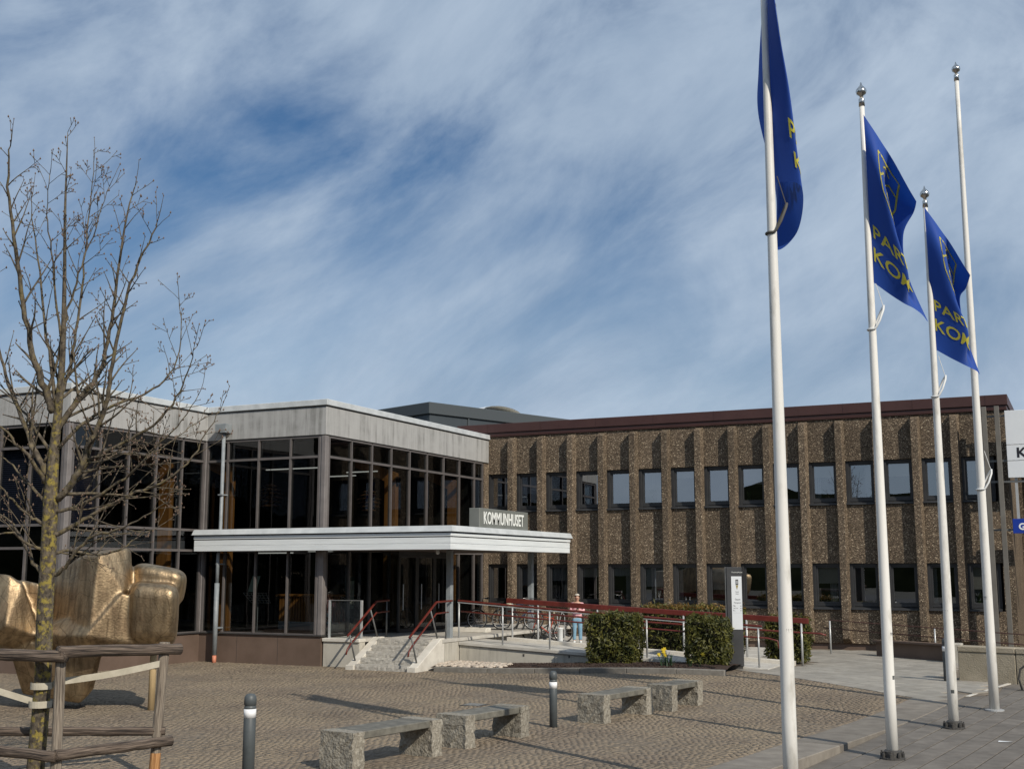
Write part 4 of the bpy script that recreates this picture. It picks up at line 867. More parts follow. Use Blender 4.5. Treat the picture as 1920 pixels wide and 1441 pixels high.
def hedge(label, x0, x1, y0, y1, z0, z1, n, seed, new_top=.0, group='clipped hedges by the ramp'):
    np.random.seed(seed); random.seed(seed)
    c = np.array([(x0 + x1) / 2, (y0 + y1) / 2, gzf((x0 + x1) / 2, (y0 + y1) / 2)]); h = thing('hedge', label, 'hedge', tuple(c), group=group)
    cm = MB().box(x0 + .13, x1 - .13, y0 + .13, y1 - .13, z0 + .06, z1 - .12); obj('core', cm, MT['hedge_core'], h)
    for k in range(5):
        xx, yy = random.uniform(x0 + .2, x1 - .2), random.uniform(y0 + .2, y1 - .2); obj('stem', MB().tube([(xx, yy, c[2] - .05), (xx, yy, z0 + .2)], .02, 6), MT['bark'], h)
    sx, sy, sz = x1 - x0, y1 - y0, z1 - z0; P, Nn = [], []
    ar = [('f', sx * sz), ('r', sy * sz), ('t', sx * sy), ('l', sy * sz), ('b', sx * sz)]; tot = sum(a for _, a in ar)
    for f, a in ar:
        m = int(n * a / tot); u_, w_ = np.random.rand(m), np.random.rand(m); dp_ = np.abs(np.random.normal(0, .055, m)) - .035 * np.random.rand(m)
        q = np.zeros((m, 3)); nr = np.zeros((m, 3))
        if f in 'fb': q[:, 0] = x0 + u_ * sx; q[:, 2] = z0 + w_ * sz; q[:, 1] = (y0 + dp_) if f == 'f' else (y1 - dp_); nr[:, 1] = -1 if f == 'f' else 1
        elif f in 'rl': q[:, 1] = y0 + u_ * sy; q[:, 2] = z0 + w_ * sz; q[:, 0] = (x1 - dp_) if f == 'r' else (x0 + dp_); nr[:, 0] = 1 if f == 'r' else -1
        else: q[:, 0] = x0 + u_ * sx; q[:, 1] = y0 + w_ * sy; q[:, 2] = z1 - dp_ + np.abs(np.random.normal(0, .02, m)); nr[:, 2] = 1
        nr[:, 2] += .35
        # rounded, slightly lumpy clipping; the foot draws in
        bul = .035 * np.sin(q[:, 0] * 5 + seed) * np.sin(q[:, 2] * 6 + 1 + q[:, 1] * 3) + .03 * np.sin(q[:, 2] * 11 + q[:, 0] * 9 + q[:, 1] * 7) + np.random.normal(0, .018, len(q))
        q += nr * bul[:, None]; foot = np.clip((z0 + .25 - q[:, 2]) / .25, 0, 1); mid = np.array([(x0 + x1) / 2, (y0 + y1) / 2, 0]); q[:, :2] += (mid[:2] - q[:, :2]) * (foot * .12)[:, None]
        P.append(q); Nn.append(nr)
    P, Nn = np.concatenate(P) - c, np.concatenate(Nn)
    leaf_cloud('foliage', P, Nn, .036, MT['hedge_leaf'], h, .9)
    m = int(n * .12); ix = np.random.randint(0, len(P), m); up_ = np.array([[0, 0, .5]]); dr_ = Nn[ix] + up_ + np.random.normal(0, .35, (m, 3)); dr_ /= np.linalg.norm(dr_, axis=1)[:, None]
    ln_ = np.random.exponential(.022, m)[:, None] + .01; keep = P[ix][:, 2] > .35
    st_o = leaf_cloud('stray_shoots', (P[ix] + dr_ * ln_)[keep], dr_[keep] + np.random.normal(0, .8, (keep.sum(), 3)), .030, MT['hedge_leaf'], h, 1.0, 2.2); tag(st_o, kind='stuff')
    if new_top:
        m = int(n * new_top); q = np.stack([x0 + np.random.rand(m) * sx, y0 + np.random.rand(m) * sy, z1 + np.random.exponential(.03, m)], 1) - c
        leaf_cloud('new_shoots', q, np.tile([[0, 0, 1.0]], (m, 1)), .026, MT['hedge_new'], h, 1.2, 2.4)
    return h
hedge('clipped green hedge block standing in the bed, left of the daffodils', -12.30, -10.98, 30.25, 31.15, .20, 1.52, 5200, 3)
hedge('clipped green hedge block between the daffodils and the info pillar', -9.50, -8.48, 30.15, 31.1, .22, 1.50, 4600, 4)
hedge('long hedge with orange-brown new shoots behind the ramp railing', -11.75, -8.9, 33.15, 34.0, .28, 1.66, 5200, 5, .28)
hedge('narrow yellow-green hedge at the lower end of the ramp behind the nearest flagpole', -8.2, -7.1, 33.3, 34.1, .25, 1.42, 3600, 6, .06)

def daffodils(label, x, y, n, seed):
    rr = random.Random(seed); z = gzf(x, y) + .13; t = thing('daffodils', label, 'flowers', (x, y, z), group='daffodils in the bed')
    lf = MB()
    for k in range(n * 6):
        a = rr.uniform(0, 6.28); l = rr.uniform(.22, .40); b = rr.uniform(.08, .22); w = .011; p0 = np.array([rr.uniform(-.16, .16), rr.uniform(-.1, .1), 0]); d = np.array([math.cos(a), math.sin(a), 0]); s = np.array([-d[1], d[0], 0]) * w
        p1, p2 = p0 + d * b * .4 + (0, 0, l * .65), p0 + d * b + (0, 0, l); lf.add([p0 - s, p0 + s, p1 + s, p1 - s, p2], [(0, 1, 2, 3), (3, 2, 4)])
    me = lf.mesh('leaves', MT['daffodil_leaf']); obj('leaves', me, None, t)
    for k in range(n):
        p = np.array([rr.uniform(-.20, .24), rr.uniform(-.12, .08), rr.uniform(.26, .46)]); fl_ = MB(); ax = np.array([rr.uniform(-.3, .6), -1, .25]); ax /= np.linalg.norm(ax); u_ = np.cross(ax, (0, 0, 1)); u_ /= np.linalg.norm(u_); w_ = np.cross(u_, ax)
        for q in range(6):
            an = q * math.pi / 3; d = u_ * math.cos(an) + w_ * math.sin(an); e = u_ * math.cos(an + 1.57) + w_ * math.sin(an + 1.57); fl_.add([p, p + d * .03 + e * .018, p + d * .062, p + d * .03 - e * .018], [(0, 1, 2, 3)])
        fl_.tube([p, p + ax * .035], [.012, .024], 8)
        f_ = obj('flower', fl_.mesh('flower', MT['daffodil_petal']), None, t); obj('stalk', MB().tube([p + np.array([0, .02, -.01]), (p[0] * .6, p[1] * .6, 0)], .004, 5).mesh('stalk', MT['daffodil_leaf']), None, f_)
daffodils('clump of yellow daffodils in the bed beside the hedge block', -9.85, 29.75, 5, 1)
daffodils('low tuft of daffodil leaves with few flowers at the foot of the hedge block', -9.15, 29.70, 1, 5)

# ------------------------------------------------------------------ info pillar
TX, TY = -8.42, 31.05
tp = thing('info_pillar', 'tall dark grey information pillar with white notice panel beside the hedge', 'sign', (TX, TY, gzf(TX, TY)), R(18))
tb = MB().box(-.20, .20, -.13, .13, .08, 2.62); obj('body', tb, MT['totem'], tp, bev=.012, org=(0, 0, 0)); obj('foot', MB().box(-.17, .17, -.10, .10, -.05, .08), MT['iron_dark'], tp, org=(0, 0, 0))
obj('edge_fin', MB().box(-.232, -.206, -.10, .10, .10, 2.62), MT['steel_dark'], tp, org=(0, 0, 0))
obj('notice_panel', MB().box(-.075, .192, -.139, -.131, 1.02, 2.38), MT['sign_white'], tp, org=(0, 0, 0))
def tp_text(t, s, x, z, m='letter_black'):
    o = text_on(tp, 'lettering', t, s, (x, -.1405, z), (1, 0, 0), (0, 0, 1), MT[m], thick=.001); return o
ORG[tp.name] = (0, 0, 0)
tp_text('Kommunhuset', .047, -.06, 2.47, 'letter_white')
crest = MB(); crest.prism([(0, 0), (.1, 0), (.1, .15), (.0, .15)], 0, .002)
cr_ = MB().box(.035, .105, -.142, -.1395, 2.16, 2.30); obj('crest', cr_, MT['totem'], tp, org=(0, 0, 0)); obj('crest_bar', MB().box(.045, .095, -.144, -.1422, 2.19, 2.27), MT['steel_rail'], tp, org=(0, 0, 0))
obj('crest_tip', MB().add([(.040, -.1422, 2.15), (.10, -.1422, 2.15), (.07, -.1422, 2.03)], [(0, 1, 2)]), MT['totem_gold'], tp, org=(0, 0, 0))
for t, s, x, z in (('Entré', .038, .03, 1.97), ('Infart', .038, .03, 1.92), ('Öppet', .055, .005, 1.77), ('Reception', .045, -.02, 1.69), ('Mån', .04, -.045, 1.61), ('Tis-Tor', .04, -.045, 1.55), ('Fre', .04, -.045, 1.49), ('8-17', .035, .14, 1.61), ('8-16', .035, .14, 1.55), ('8-15', .035, .14, 1.49)): tp_text(t, s, x, z)
obj('rule', MB().box(-.05, .19, -.1402, -.139, 1.44, 1.444), MT['steel_rail'], tp, org=(0, 0, 0))

# ------------------------------------------------------------------ bicycles and stands behind the ramp
def bicycle(label, x, y, rot, frame, extra=None):
    t = thing('bicycle', label, 'bicycle', (x, y, max(tz(x), .2) if x > -16.66 else LZ - .003), rot, 'bicycles parked by the facade')
    O = (0, 0, 0); U, V = (1, 0, 0), (0, 0, 1)
    for cx in (-.53, .53):
        w = obj('wheel', MB().torus((cx, 0, .345), U, V, .325, .02, 30, 6), MT['tyre'], t, True, org=O)
        rim = MB().torus((cx, 0, .345), U, V, .298, .010, 30, 4); obj('rim', rim, MT['bike_silver'], w, True, org=O)
        sp = MB()
        for k in range(14): an = k * math.pi / 7; sp.tube([(cx, 0, .345), (cx + .30 * math.cos(an), .0, .345 + .30 * math.sin(an))], .003, 3, False)
        obj('spokes', sp, MT['bike_silver'], w, org=O)
        gd = MB().torus((cx, 0, .345), U, V, .365, .018, 30, 4); bmv = [i for i in range(len(gd.v))]
        md = MB(); n = 12
        for k in range(n):
            a0, a1 = math.pi * (.02 + .75 * k / n), math.pi * (.02 + .75 * (k + 1) / n)
            q = lambda a, s: (cx + .368 * math.cos(a), s, .345 + .368 * math.sin(a)); md.add([q(a0, -.025), q(a1, -.025), q(a1, .025), q(a0, .025)], [(0, 1, 2, 3)])
        obj('mudguard', md, MT['bike_black'], t, org=O)
    f = MB(); bb, st_, hd, hb, ra = (-.06, 0, .30), (-.20, 0, .78), (.36, 0, .86), (.42, 0, .64), (-.53, 0, .345)
    for a, b, r in ((bb, st_, .016), (st_, hd, .016), (bb, hb, .019), (hd, hb, .019), (bb, ra, .011), (st_, ra, .010), (hb, (.53, 0, .345), .013), (st_, (-.225, 0, .90), .014), (hd, (.34, 0, .98), .013)): f.tube([a, b], r, 8)
    obj('frame', f, MT[frame], t, True, org=O)
    obj('saddle', MB().add([(-.36, -.08, .93), (-.36, .08, .93), (-.20, .05, .94), (-.06, .015, .925), (-.06, -.015, .925), (-.20, -.05, .94), (-.34, -.06, .88), (-.34, .06, .88), (-.08, .01, .895), (-.08, -.01, .895)], [(0, 1, 2, 3, 4, 5), (6, 9, 8, 7), (0, 6, 7, 1), (1, 7, 8, 3, 2), (4, 9, 6, 0, 5), (3, 8, 9, 4)]), MT['black_plastic'], t, org=O, bev=.012)
    hbk = obj('handlebar', MB().tube([(.16, -.29, 1.02), (.28, -.27, 1.04), (.34, -.1, 1.0), (.34, .1, 1.0), (.28, .27, 1.04), (.16, .29, 1.02)], .012, 8), MT['bike_silver'], t, True, org=O)
    for s in (-1, 1): obj('grip', MB().tube([(.13, s * .295, 1.015), (.24, s * .275, 1.035)], .018, 8), MT['black_plastic'], hbk, org=O)
    cr = obj('crank', MB().torus((-.06, .04, .30), U, V, .085, .006, 18, 4).tube([(-.06, .05, .30), (.09, .05, .24)], .01, 6).tube([(-.06, -.05, .30), (-.21, -.05, .36)], .01, 6), MT['bike_silver'], t, org=O)
    for px, py, pz_ in ((.09, .09, .24), (-.21, -.09, .36)): obj('pedal', MB().box(px - .045, px + .045, py - .04, py + .04, pz_ - .012, pz_ + .012), MT['black_plastic'], cr, org=O)
    obj('carrier', MB().box(-.78, -.34, -.06, .06, .725, .74).tube([(-.75, .05, .73), (-.56, .03, .37)], .007, 5).tube([(-.75, -.05, .73), (-.56, -.03, .37)], .007, 5), MT['bike_black'], t, org=O)
    obj('headlight', MB().tube([(.42, 0, .90), (.47, 0, .90)], [.02, .032], 8), MT['cream'], t, org=O)
    if extra == 'basket':
        b = MB(); 
        for z0 in np.linspace(.80, 1.02, 5): b.torus((.58, 0, z0), (1, 0, 0), (0, 1, 0), .15 + (z0 - .8) * .12, .006, 16, 4)
        for k in range(16): an = k * math.pi / 8; b.tube([(.58 + .15 * math.cos(an), .15 * math.sin(an), .8), (.58 + .176 * math.cos(an), .176 * math.sin(an), 1.02)], .004, 4)
        obj('basket', b, MT['black_plastic'], t, org=O)
    if extra == 'bag': obj('pannier', MB().box(-.78, -.42, .06, .19, .38, .74), MT['black_plastic'], t, org=O, bev=.03, seg=2); obj('helmet', MB().lathe([(.13, 0), (.14, .04), (.12, .10), (.07, .14), (.0, .15)], (-.55, 0, .75), 14), MT['cream'], t, True, org=O)
    return t
bicycle('black bicycle with pannier and cream helmet, nearest the glass front', -17.75, 35.6, R(200), 'bike_black', 'bag')
bicycle('dark blue bicycle with a basket in the middle of the row', -17.0, 35.9, R(15), 'bike_blue', 'basket')
bicycle('bicycle with a red frame at the right end of the row by the canopy post', -16.1, 36.3, R(188), 'bike_red')
bicycle('black bicycle standing behind the red-framed one', -16.6, 36.9, R(10), 'bike_black')
bicycle('silver bicycle half hidden between the two front hedge blocks', -12.75, 36.4, R(75), 'bike_silver')
for k, (x, y, lb) in enumerate(((-18.0, 34.3, 'left-hand low pale concrete bicycle stand block'), (-15.85, 35.2, 'right-hand low pale concrete bicycle stand block'))):
    s_ = thing('bicycle_stand', lb, 'bike stand', (x, y, .69 if x < -16.66 else tz(x)), group='concrete bicycle stands'); z0 = LZ - .01 if x < -16.66 else tz(x) - .02
    obj('block', MB().xprism([(y - .2, z0), (y - .16, z0 + .15), (y + .16, z0 + .15), (y + .2, z0)], x - .75, x + .75), MT['concrete_pale'], s_, bev=.02)
    for q in (-.5, 0, .5): obj('wheel_slot', MB().box(x + q - .03, x + q + .03, y - .15, y + .15, z0 + .145, z0 + .156), MT['iron_dark'], s_)
bn = thing('ash_bin', 'white cylindrical ash bin on a steel frame by the ramp', 'bin', (-15.35, 35.6, tz(-15.35)))
zb = tz(-15.35); obj('can', MB().lathe([(.085, .08), (.09, .10), (.09, .52), (.10, .53), (.10, .56), (.0, .57)], (-15.35, 35.6, zb), 16), MT['white_paint'], bn, True)
obj('frame', MB().tube([(-15.2, 35.62, zb), (-15.2, 35.62, .95 + zb), (-15.3, 35.62, 1.05 + zb), (-15.42, 35.62, .62 + zb)], .014, 6), MT['steel_rail'], bn); obj('back_post', MB().tube([(-15.42, 35.66, zb), (-15.48, 35.66, .95 + zb)], .018, 6), MT['steel_rail'], bn)

# ------------------------------------------------------------------ person in pink by the facade
def skin_mesh(name, joints, edges, mat, sub=2, root=0):
    """joints: list of (x, y, z, r) ; grown with Skin + Subdivision, then applied"""
    me = bpy.data.meshes.new(name); me.from_pydata([j[:3] for j in joints], edges, []); ob = bpy.data.objects.new(name, me); COL.objects.link(ob)
    sk_ = ob.modifiers.new('skin', 'SKIN'); 
    if not me.skin_vertices: bpy.context.view_layer.objects.active = ob; 
    sv = me.skin_vertices[0].data if me.skin_vertices else None
    if sv is None:
        bm = bmesh.new(); bm.from_mesh(me); bm.verts.layers.skin.verify(); bm.to_mesh(me); bm.free(); sv = me.skin_vertices[0].data
    for i, j in enumerate(joints):
        r = j[3]; sv[i].radius = r if isinstance(r, tuple) else (r, r); sv[i].use_root = (i == root)
    ss = ob.modifiers.new('sub', 'SUBSURF'); ss.levels = sub; ss.render_levels = sub
    bpy.context.view_layer.update()
    m2 = bpy.data.meshes.new_from_object(ob.evaluated_get(bpy.context.evaluated_depsgraph_get())); m2.name = name
    bpy.data.objects.remove(ob); bpy.data.meshes.remove(me)
    m2.materials.clear(); m2.materials.append(mat); m2.shade_smooth(); return m2
PX_, PY_ = -15.38, 37.1
ps = thing('person', 'person in pink knit sweater and light blue jeans looking down behind the ramp railing', 'person', (PX_, PY_, tz(PX_)), R(25))
H_ = 1.56
def body():
    J = [(0, 0, .82, (.15, .11)), (0, .0, .98, (.13, .095)), (0, -.01, 1.15, (.145, .10)), (0, -.01, 1.27, (.13, .085)), (0, -.02, 1.345, (.052, .052)), (0, -.045, 1.41, (.058, .062)), (0, -.055, 1.47, (.078, .092)), (0, -.05, 1.535, (.055, .065))]
    E_ = [(i, i + 1) for i in range(7)]
    def chain(start, pts):
        p = start
        for q in pts: J.append(q); E_.append((p, len(J) - 1)); p = len(J) - 1
    for s in (-1, 1):
        chain(0, [(s * .09, 0, .74, .085), (s * .095, -.01, .45, .058), (s * .10, .01, .25, .05), (s * .10, .02, .085, .036), (s * .105, -.06, .035, .036), (s * .11, -.13, .025, .030)])
        chain(3, [(s * .165, .0, 1.265, .052), (s * .205, .03, 1.05, .042), (s * .13, -.17, 1.03, .034), (s * .055, -.25, 1.06, .024), (s * .03, -.29, 1.075, .026)])
        h = len(J) - 1
        for k, (dx, dz, l) in enumerate(((.0, .022, .05), (.0, .008, .056), (.0, -.006, .054), (.0, -.02, .044))): chain(h, [(s * .03 - s * .012, -.30 - .012, 1.08 + dz, .0085), (s * .03 - s * (.02 + l * .45), -.31 - .012, 1.085 + dz, .008), (s * .03 - s * (.015 + l * .75), -.295, 1.087 + dz, .007)])
        chain(h, [(s * .02, -.28, 1.105, .010), (s * .0, -.285, 1.12, .009)])
    return skin_mesh('body', J, E_, MT['skin'], 2, 0)
obj('body', body(), None, ps)
sw = [(0, 0, .90, (.165, .125)), (0, .0, 1.0, (.16, .12)), (0, -.01, 1.15, (.165, .12)), (0, -.01, 1.27, (.145, .10)), (0, -.02, 1.335, (.068, .066))]; se = [(0, 1), (1, 2), (2, 3), (3, 4)]
for s in (-1, 1):
    b = len(sw); sw += [(s * .168, .0, 1.265, .068), (s * .212, .03, 1.05, .062), (s * .13, -.165, 1.03, .05), (s * .075, -.225, 1.05, .042)]; se += [(3, b), (b, b + 1), (b + 1, b + 2), (b + 2, b + 3)]
obj('sweater', skin_mesh('sweater', sw, se, MT['knit_pink'], 2, 1), None, ps)
jn = [(0, 0, .86, (.158, .118)), (0, 0, .78, (.155, .115))]; je = [(0, 1)]
for s in (-1, 1):
    b = len(jn); jn += [(s * .09, 0, .70, .098), (s * .095, -.012, .45, .074), (s * .10, .008, .25, .066), (s * .10, .018, .09, .062)]; je += [(1, b), (b, b + 1), (b + 1, b + 2), (b + 2, b + 3)]
obj('jeans', skin_mesh('jeans', jn, je, MT['denim'], 2, 1), None, ps)
for s in (-1, 1): obj('shoe', skin_mesh('shoe', [(s * .10, .03, .05, .05), (s * .105, -.06, .042, .048), (s * .11, -.15, .036, .038)], [(0, 1), (1, 2)], MT['white_paint'], 2, 0), None, ps)
hm = MB(); nu_, nv_ = 18, 12; hv = []
for j in range(nv_ + 1):
    th_ = math.pi * j / nv_
    for i in range(nu_):
        ph_ = 2 * math.pi * i / nu_; wob = 1 + .05 * math.sin(5 * ph_ + 3 * th_); hv.append((.098 * wob * math.sin(th_) * math.cos(ph_), -.03 + .112 * wob * math.sin(th_) * math.sin(ph_), 1.49 + .118 * math.cos(th_)))
hf = [(j * nu_ + i, j * nu_ + (i + 1) % nu_, (j + 1) * nu_ + (i + 1) % nu_, (j + 1) * nu_ + i) for j in range(nv_) for i in range(nu_)]
hf = [f for f in hf if not (sum(hv[k][1] for k in f) / 4 < -.075 and sum(hv[k][2] for k in f) / 4 < 1.545) and sum(hv[k][2] for k in f) / 4 > 1.40]
obj('hair', hm.add(hv, hf).mesh('hair', MT['hair'], smooth=True), None, ps)
fc = MB()
for s in (-1, 1): fc.lathe([(.0, -.008), (.010, 0), (.0, .008)], (s * .03, -.143, 1.475), 8)
obj('eyes', fc.mesh('eyes', MT['letter_black']), None, ps); obj('nose', MB().add([(-.013, -.14, 1.445), (.013, -.14, 1.445), (0, -.168, 1.448), (0, -.145, 1.485)], [(0, 1, 2), (0, 2, 3), (1, 3, 2), (0, 3, 1)]).mesh('nose', MT['skin']), None, ps)
obj('mouth', MB().box(-.022, .022, -.143, -.138, 1.418, 1.426).mesh('mouth', MT['bike_red']), None, ps)
for s in (-1, 1): obj('ear', MB().lathe([(.0, -.022), (.012, -.01), (.013, .01), (.0, .024)], (s * .082, -.045, 1.47), 8).mesh('ear', MT['skin'], smooth=True), None, ps)
ph = thing('phone', 'dark phone held in front by the person in pink', 'phone', (PX_, PY_, tz(PX_) + 1.1), R(25)); obj('case', MB().box(-.035, .035, -.325, -.315, -.02, .11).mesh('case', MT['black_plastic'], bev=.003), None, ph); obj('screen', MB().box(-.031, .031, -.3149, -.314, -.015, .105).mesh('screen', MT['screen_green']), None, ph)
bg_ = thing('shoulder_bag', 'dark shoulder bag hanging at the hip of the person in pink', 'bag', (PX_, PY_, tz(PX_) + .75), R(25)); obj('pouch', MB().box(.15, .22, -.10, .10, -.06, .18).mesh('pouch', MT['black_plastic'], bev=.02, seg=2), None, bg_); obj('strap', MB().tube([(.19, .0, .18), (.17, -.10, .40), (-.02, -.125, .50), (-.13, -.02, .56)], .012, 6).mesh('strap', MT['black_plastic']), None, bg_)

# ------------------------------------------------------------------ things inside the lobby
ds = thing('reception_desk', 'reception desk with upright orange wood slats and white base seen through the glass', 'desk', (-22.4, 31.6, .88))
obj('counter', MB().box(-23.4, -20.9, 31.4, 32.2, 1.92, 1.98), MT['glulam'], ds, bev=.01); obj('base', MB().box(-23.3, -21.0, 31.45, 32.1, .88, 1.14), MT['interior_white'], ds, bev=.01); obj('back', MB().box(-23.3, -21.0, 31.55, 32.1, 1.14, 1.92), MT['interior_dark'], ds)
for k in range(22): obj('slat', MB().box(-23.28 + k * .104, -23.21 + k * .104, 31.47, 31.55, 1.14, 1.92), MT['glulam'], ds)
rk = thing('leaflet_rack', 'grey wire leaflet rack on a thin stand behind the lobby glass', 'rack', (-23.0, 30.0, .88))
obj('stand', MB().tube([(-23.0, 30.0, .88), (-23.0, 30.0, 2.0)], .015, 6), MT['steel_rail'], rk); obj('foot', MB().lathe([(.2, 0), (.2, .02), (.03, .04)], (-23, 30, .88), 14), MT['steel_dark'], rk)
wr = MB()
for k in range(7): wr.tube([(-23.45 + k * .14, 29.85, 2.05), (-23.32 + k * .12, 30.1, 1.75)], .009, 5)
for k in range(5): wr.tube([(-23.45 + k * .03, 29.85 + k * .062, 2.05 - k * .075), (-22.55 - k * .01, 29.85 + k * .062, 2.05 - k * .075)], .009, 5)
obj('wire_grid', wr, MT['steel_rail'], rk); obj('leaflet', MB().obox((-23.2, 30.05, 2.32), (.15, 0, 0), (0, .004, 0), (.05, .04, .24)), MT['screen_page'], rk)
sc_ = thing('info_screen', 'upright green and white information screen behind the entrance glass', 'screen', (-20.9, 32.0, .88))
obj('cabinet', MB().box(-21.0, -20.9, 31.75, 32.15, .88, 2.55), MT['screen_green'], sc_, bev=.01); obj('page', MB().box(-20.899, -20.893, 31.79, 32.11, 1.55, 2.40), MT['screen_page'], sc_)
for k in range(6): obj('tile', MB().box(-20.892, -20.889, 31.82 + .15 * (k % 2), 31.93 + .15 * (k % 2), 1.64 + .24 * (k // 2), 1.80 + .24 * (k // 2)), MT['screen_green' if k == 1 else 'interior_white'], sc_)
for k, (x, y, z, lb) in enumerate(((-23.35, 30.9, 5.05, 'copper pendant lamp of layered leaves behind the left upper glass'), (-21.6, 34.0, 5.0, 'copper pendant lamp of layered leaves behind the upper glass facing the offices'))):
    lp = thing('pendant_lamp', lb, 'lamp', (x, y, z), group='layered pendant lamps in the lobby')
    obj('cord', MB().tube([(x, y, z + .4), (x, y, 6.6)], .008, 5), MT['black_plastic'], lp)
    for q in range(6):
        zz = z + .36 - q * .125; rr = (.14, .27, .34, .35, .30, .20)[q]; nl = 9
        lf = MB()
        for j in range(nl):
            an = 2 * math.pi * (j + .5 * (q % 2)) / nl; d = np.array([math.cos(an), math.sin(an), 0]); e = np.array([-d[1], d[0], 0]); c_ = np.array([x, y, zz])
            lf.add([c_ + d * rr * .6 - e * .06 + (0, 0, .03), c_ + d * rr * .6 + e * .06 + (0, 0, .03), c_ + d * (rr + .08) + e * .085 - (0, 0, .04), c_ + d * (rr + .08) - e * .085 - (0, 0, .04)], [(0, 1, 2, 3)])
        obj('leaf_ring', lf, MT['copper_leaf'], lp)

# ------------------------------------------------------------------ stone benches
def rough_block(w, d, h, seed):
    rr = random.Random(seed); mb = MB().box(0, w, 0, d, -.06, h); me = mb.mesh('block', MT['granite_rough']); bm = bmesh.new(); bm.from_mesh(me)
    bmesh.ops.subdivide_edges(bm, edges=bm.edges[:], cuts=7, use_grid_fill=True)
    for v in bm.verts:
        top = v.co.z > h - .01
        k = .004 if top else .014
        v.co += Vector((rr.uniform(-k, k), rr.uniform(-k, k), rr.uniform(-k, k) * (.4 if top else 1)))
    bm.to_mesh(me); bm.free(); return me
bi = 0
def bench(label, x, y, L_, rot, w=.58, h=.50):
    global bi
    t = thing('stone_bench', label, 'bench', (x, y, 0), rot, 'granite benches on the square')
    for k in range(2):
        me = rough_block(w, .24, h, bi); bi += 1
        inst(me, 'block', t, (0, 0 if k == 0 else L_ - .24, 0))
    obj('seat', MB().box(.03, w - .03, .242, L_ - .242, h - .11, h - .002), MT['bench_slab'], t, bev=.012, org=(0, 0, 0)); return t
BR = R(-9.3)
bench('granite bench nearest the camera, cut by the lower picture edge', -9.88, 14.39, 1.97, BR, w=.62, h=.53)
bench('granite bench just behind the nearest one, left of the middle bollard', -9.48, 17.02, 1.76, BR, w=.58)
bench('granite bench just right of the middle bollard', -8.62, 20.78, 1.86, BR, w=.55)
bench('farthest granite bench, closest to the daffodil bed', -8.10, 23.12, 1.36, BR, w=.56)

# ------------------------------------------------------------------ bollards
def bollard(label, x, y, z, h=.98, r=.068):
    t = thing('bollard', label, 'bollard', (x, y, z), group='grey bollards with white band')
    obj('shaft', MB().lathe([(r, -.1), (r, h - .30), (r * .985, h - .298)], (x, y, z), 24), MT['bollard'], t, True)
    obj('white_band', MB().lathe([(r * 1.015, h - .30), (r * 1.015, h - .19)], (x, y, z), 24), MT['reflector_white'], t, True)
    obj('dome_cap', MB().lathe([(r * .99, h - .19), (r * .99, h - .165), (r * .90, h - .16), (r * .90, h - .145), (r * 1.02, h - .14), (r * 1.02, h - .075), (r * .93, h - .035), (r * .68, h - .01), (r * .3, h - .001), (0.002, h)], (x, y, z), 24), MT['bollard'], t, True)
b1 = at(470, 1297, 15.3); bollard('grey bollard with white band nearest the camera, left of the benches', b1[0], b1[1], 0, 1.18, .078)
bollard('grey bollard with white band in the middle between the benches', -8.74, 19.94, 0, .97, .070)
bollard('grey bollard with white band beside the stone wall behind a flagpole', -3.10, 29.9, .2, .98, .105)

# ------------------------------------------------------------------ stone wall, basement wall and rails at the right
sw_ = thing('stone_wall', 'low tan stone wall at the right edge behind the flagpoles', 'wall', (-2.0, 29.8, .2))
d_ = np.array([.975, -.222]); n_ = np.array([.222, .975]); p = np.array([-2.90, 30.15])
for k in range(5):
    a, b = p + d_ * (k * 1.3 + .006), p + d_ * ((k + 1) * 1.3 - .006)
    obj('stone', MB().prism([tuple(a), tuple(b), tuple(b + n_ * .45), tuple(a + n_ * .45)], -.1, .86), MT['stone_wall'], sw_, bev=.015)
    obj('coping_stone', MB().prism([tuple(a - n_ * .02), tuple(b - n_ * .02), tuple(b + n_ * .47), tuple(a + n_ * .47)], .863, .99), MT['stone_wall'], sw_, bev=.015)
lw = thing('basement_wall', 'low brown basement wall with concrete end pier beside the slab path', 'wall', (-5.5, 37.5, .2))
obj('panel', MB().add([(-5.9, 37.6, 0), (-3.75, 36.1, 0), (-3.55, 36.35, 0), (-5.7, 37.85, 0), (-5.9, 37.6, .62), (-3.75, 36.1, .64), (-3.55, 36.35, .64), (-5.7, 37.85, .62)], [(3, 2, 1, 0), (4, 5, 6, 7), (0, 1, 5, 4), (1, 2, 6, 5), (2, 3, 7, 6), (3, 0, 4, 7)]), MT['plinth_brown'], lw)
obj('end_pier', MB().box(-3.74, -3.32, 35.7, 36.3, -.05, .72), MT['wall_concrete'], lw, bev=.02); obj('cap', MB().bar((-5.9, 37.66, .648), (-3.75, 36.16, .668), .34, .05), MT['plinth_brown'], lw)
railing('basement_railing', 'thin dark red double handrail in front of the right part of the facade', [(-7.35, 37.9, 1.22), (-2.6, 37.3, .98), (.5, 36.9, .82)], [((x, 37.9 - .126 * (x + 7.35), .15), (x, 37.9 - .126 * (x + 7.35), 1.2 - .05 * (x + 7.35))) for x in (-7.3, -4.2, -1.0)],
        top_h=.03, top_w=.03, mid_mat='rail_dark', mid=[[(-7.5, 37.92, .98), (-2.6, 37.3, .70), (.5, 36.9, .55)]], tube_mid=.016, steel=False, hand_mat='rail_dark')

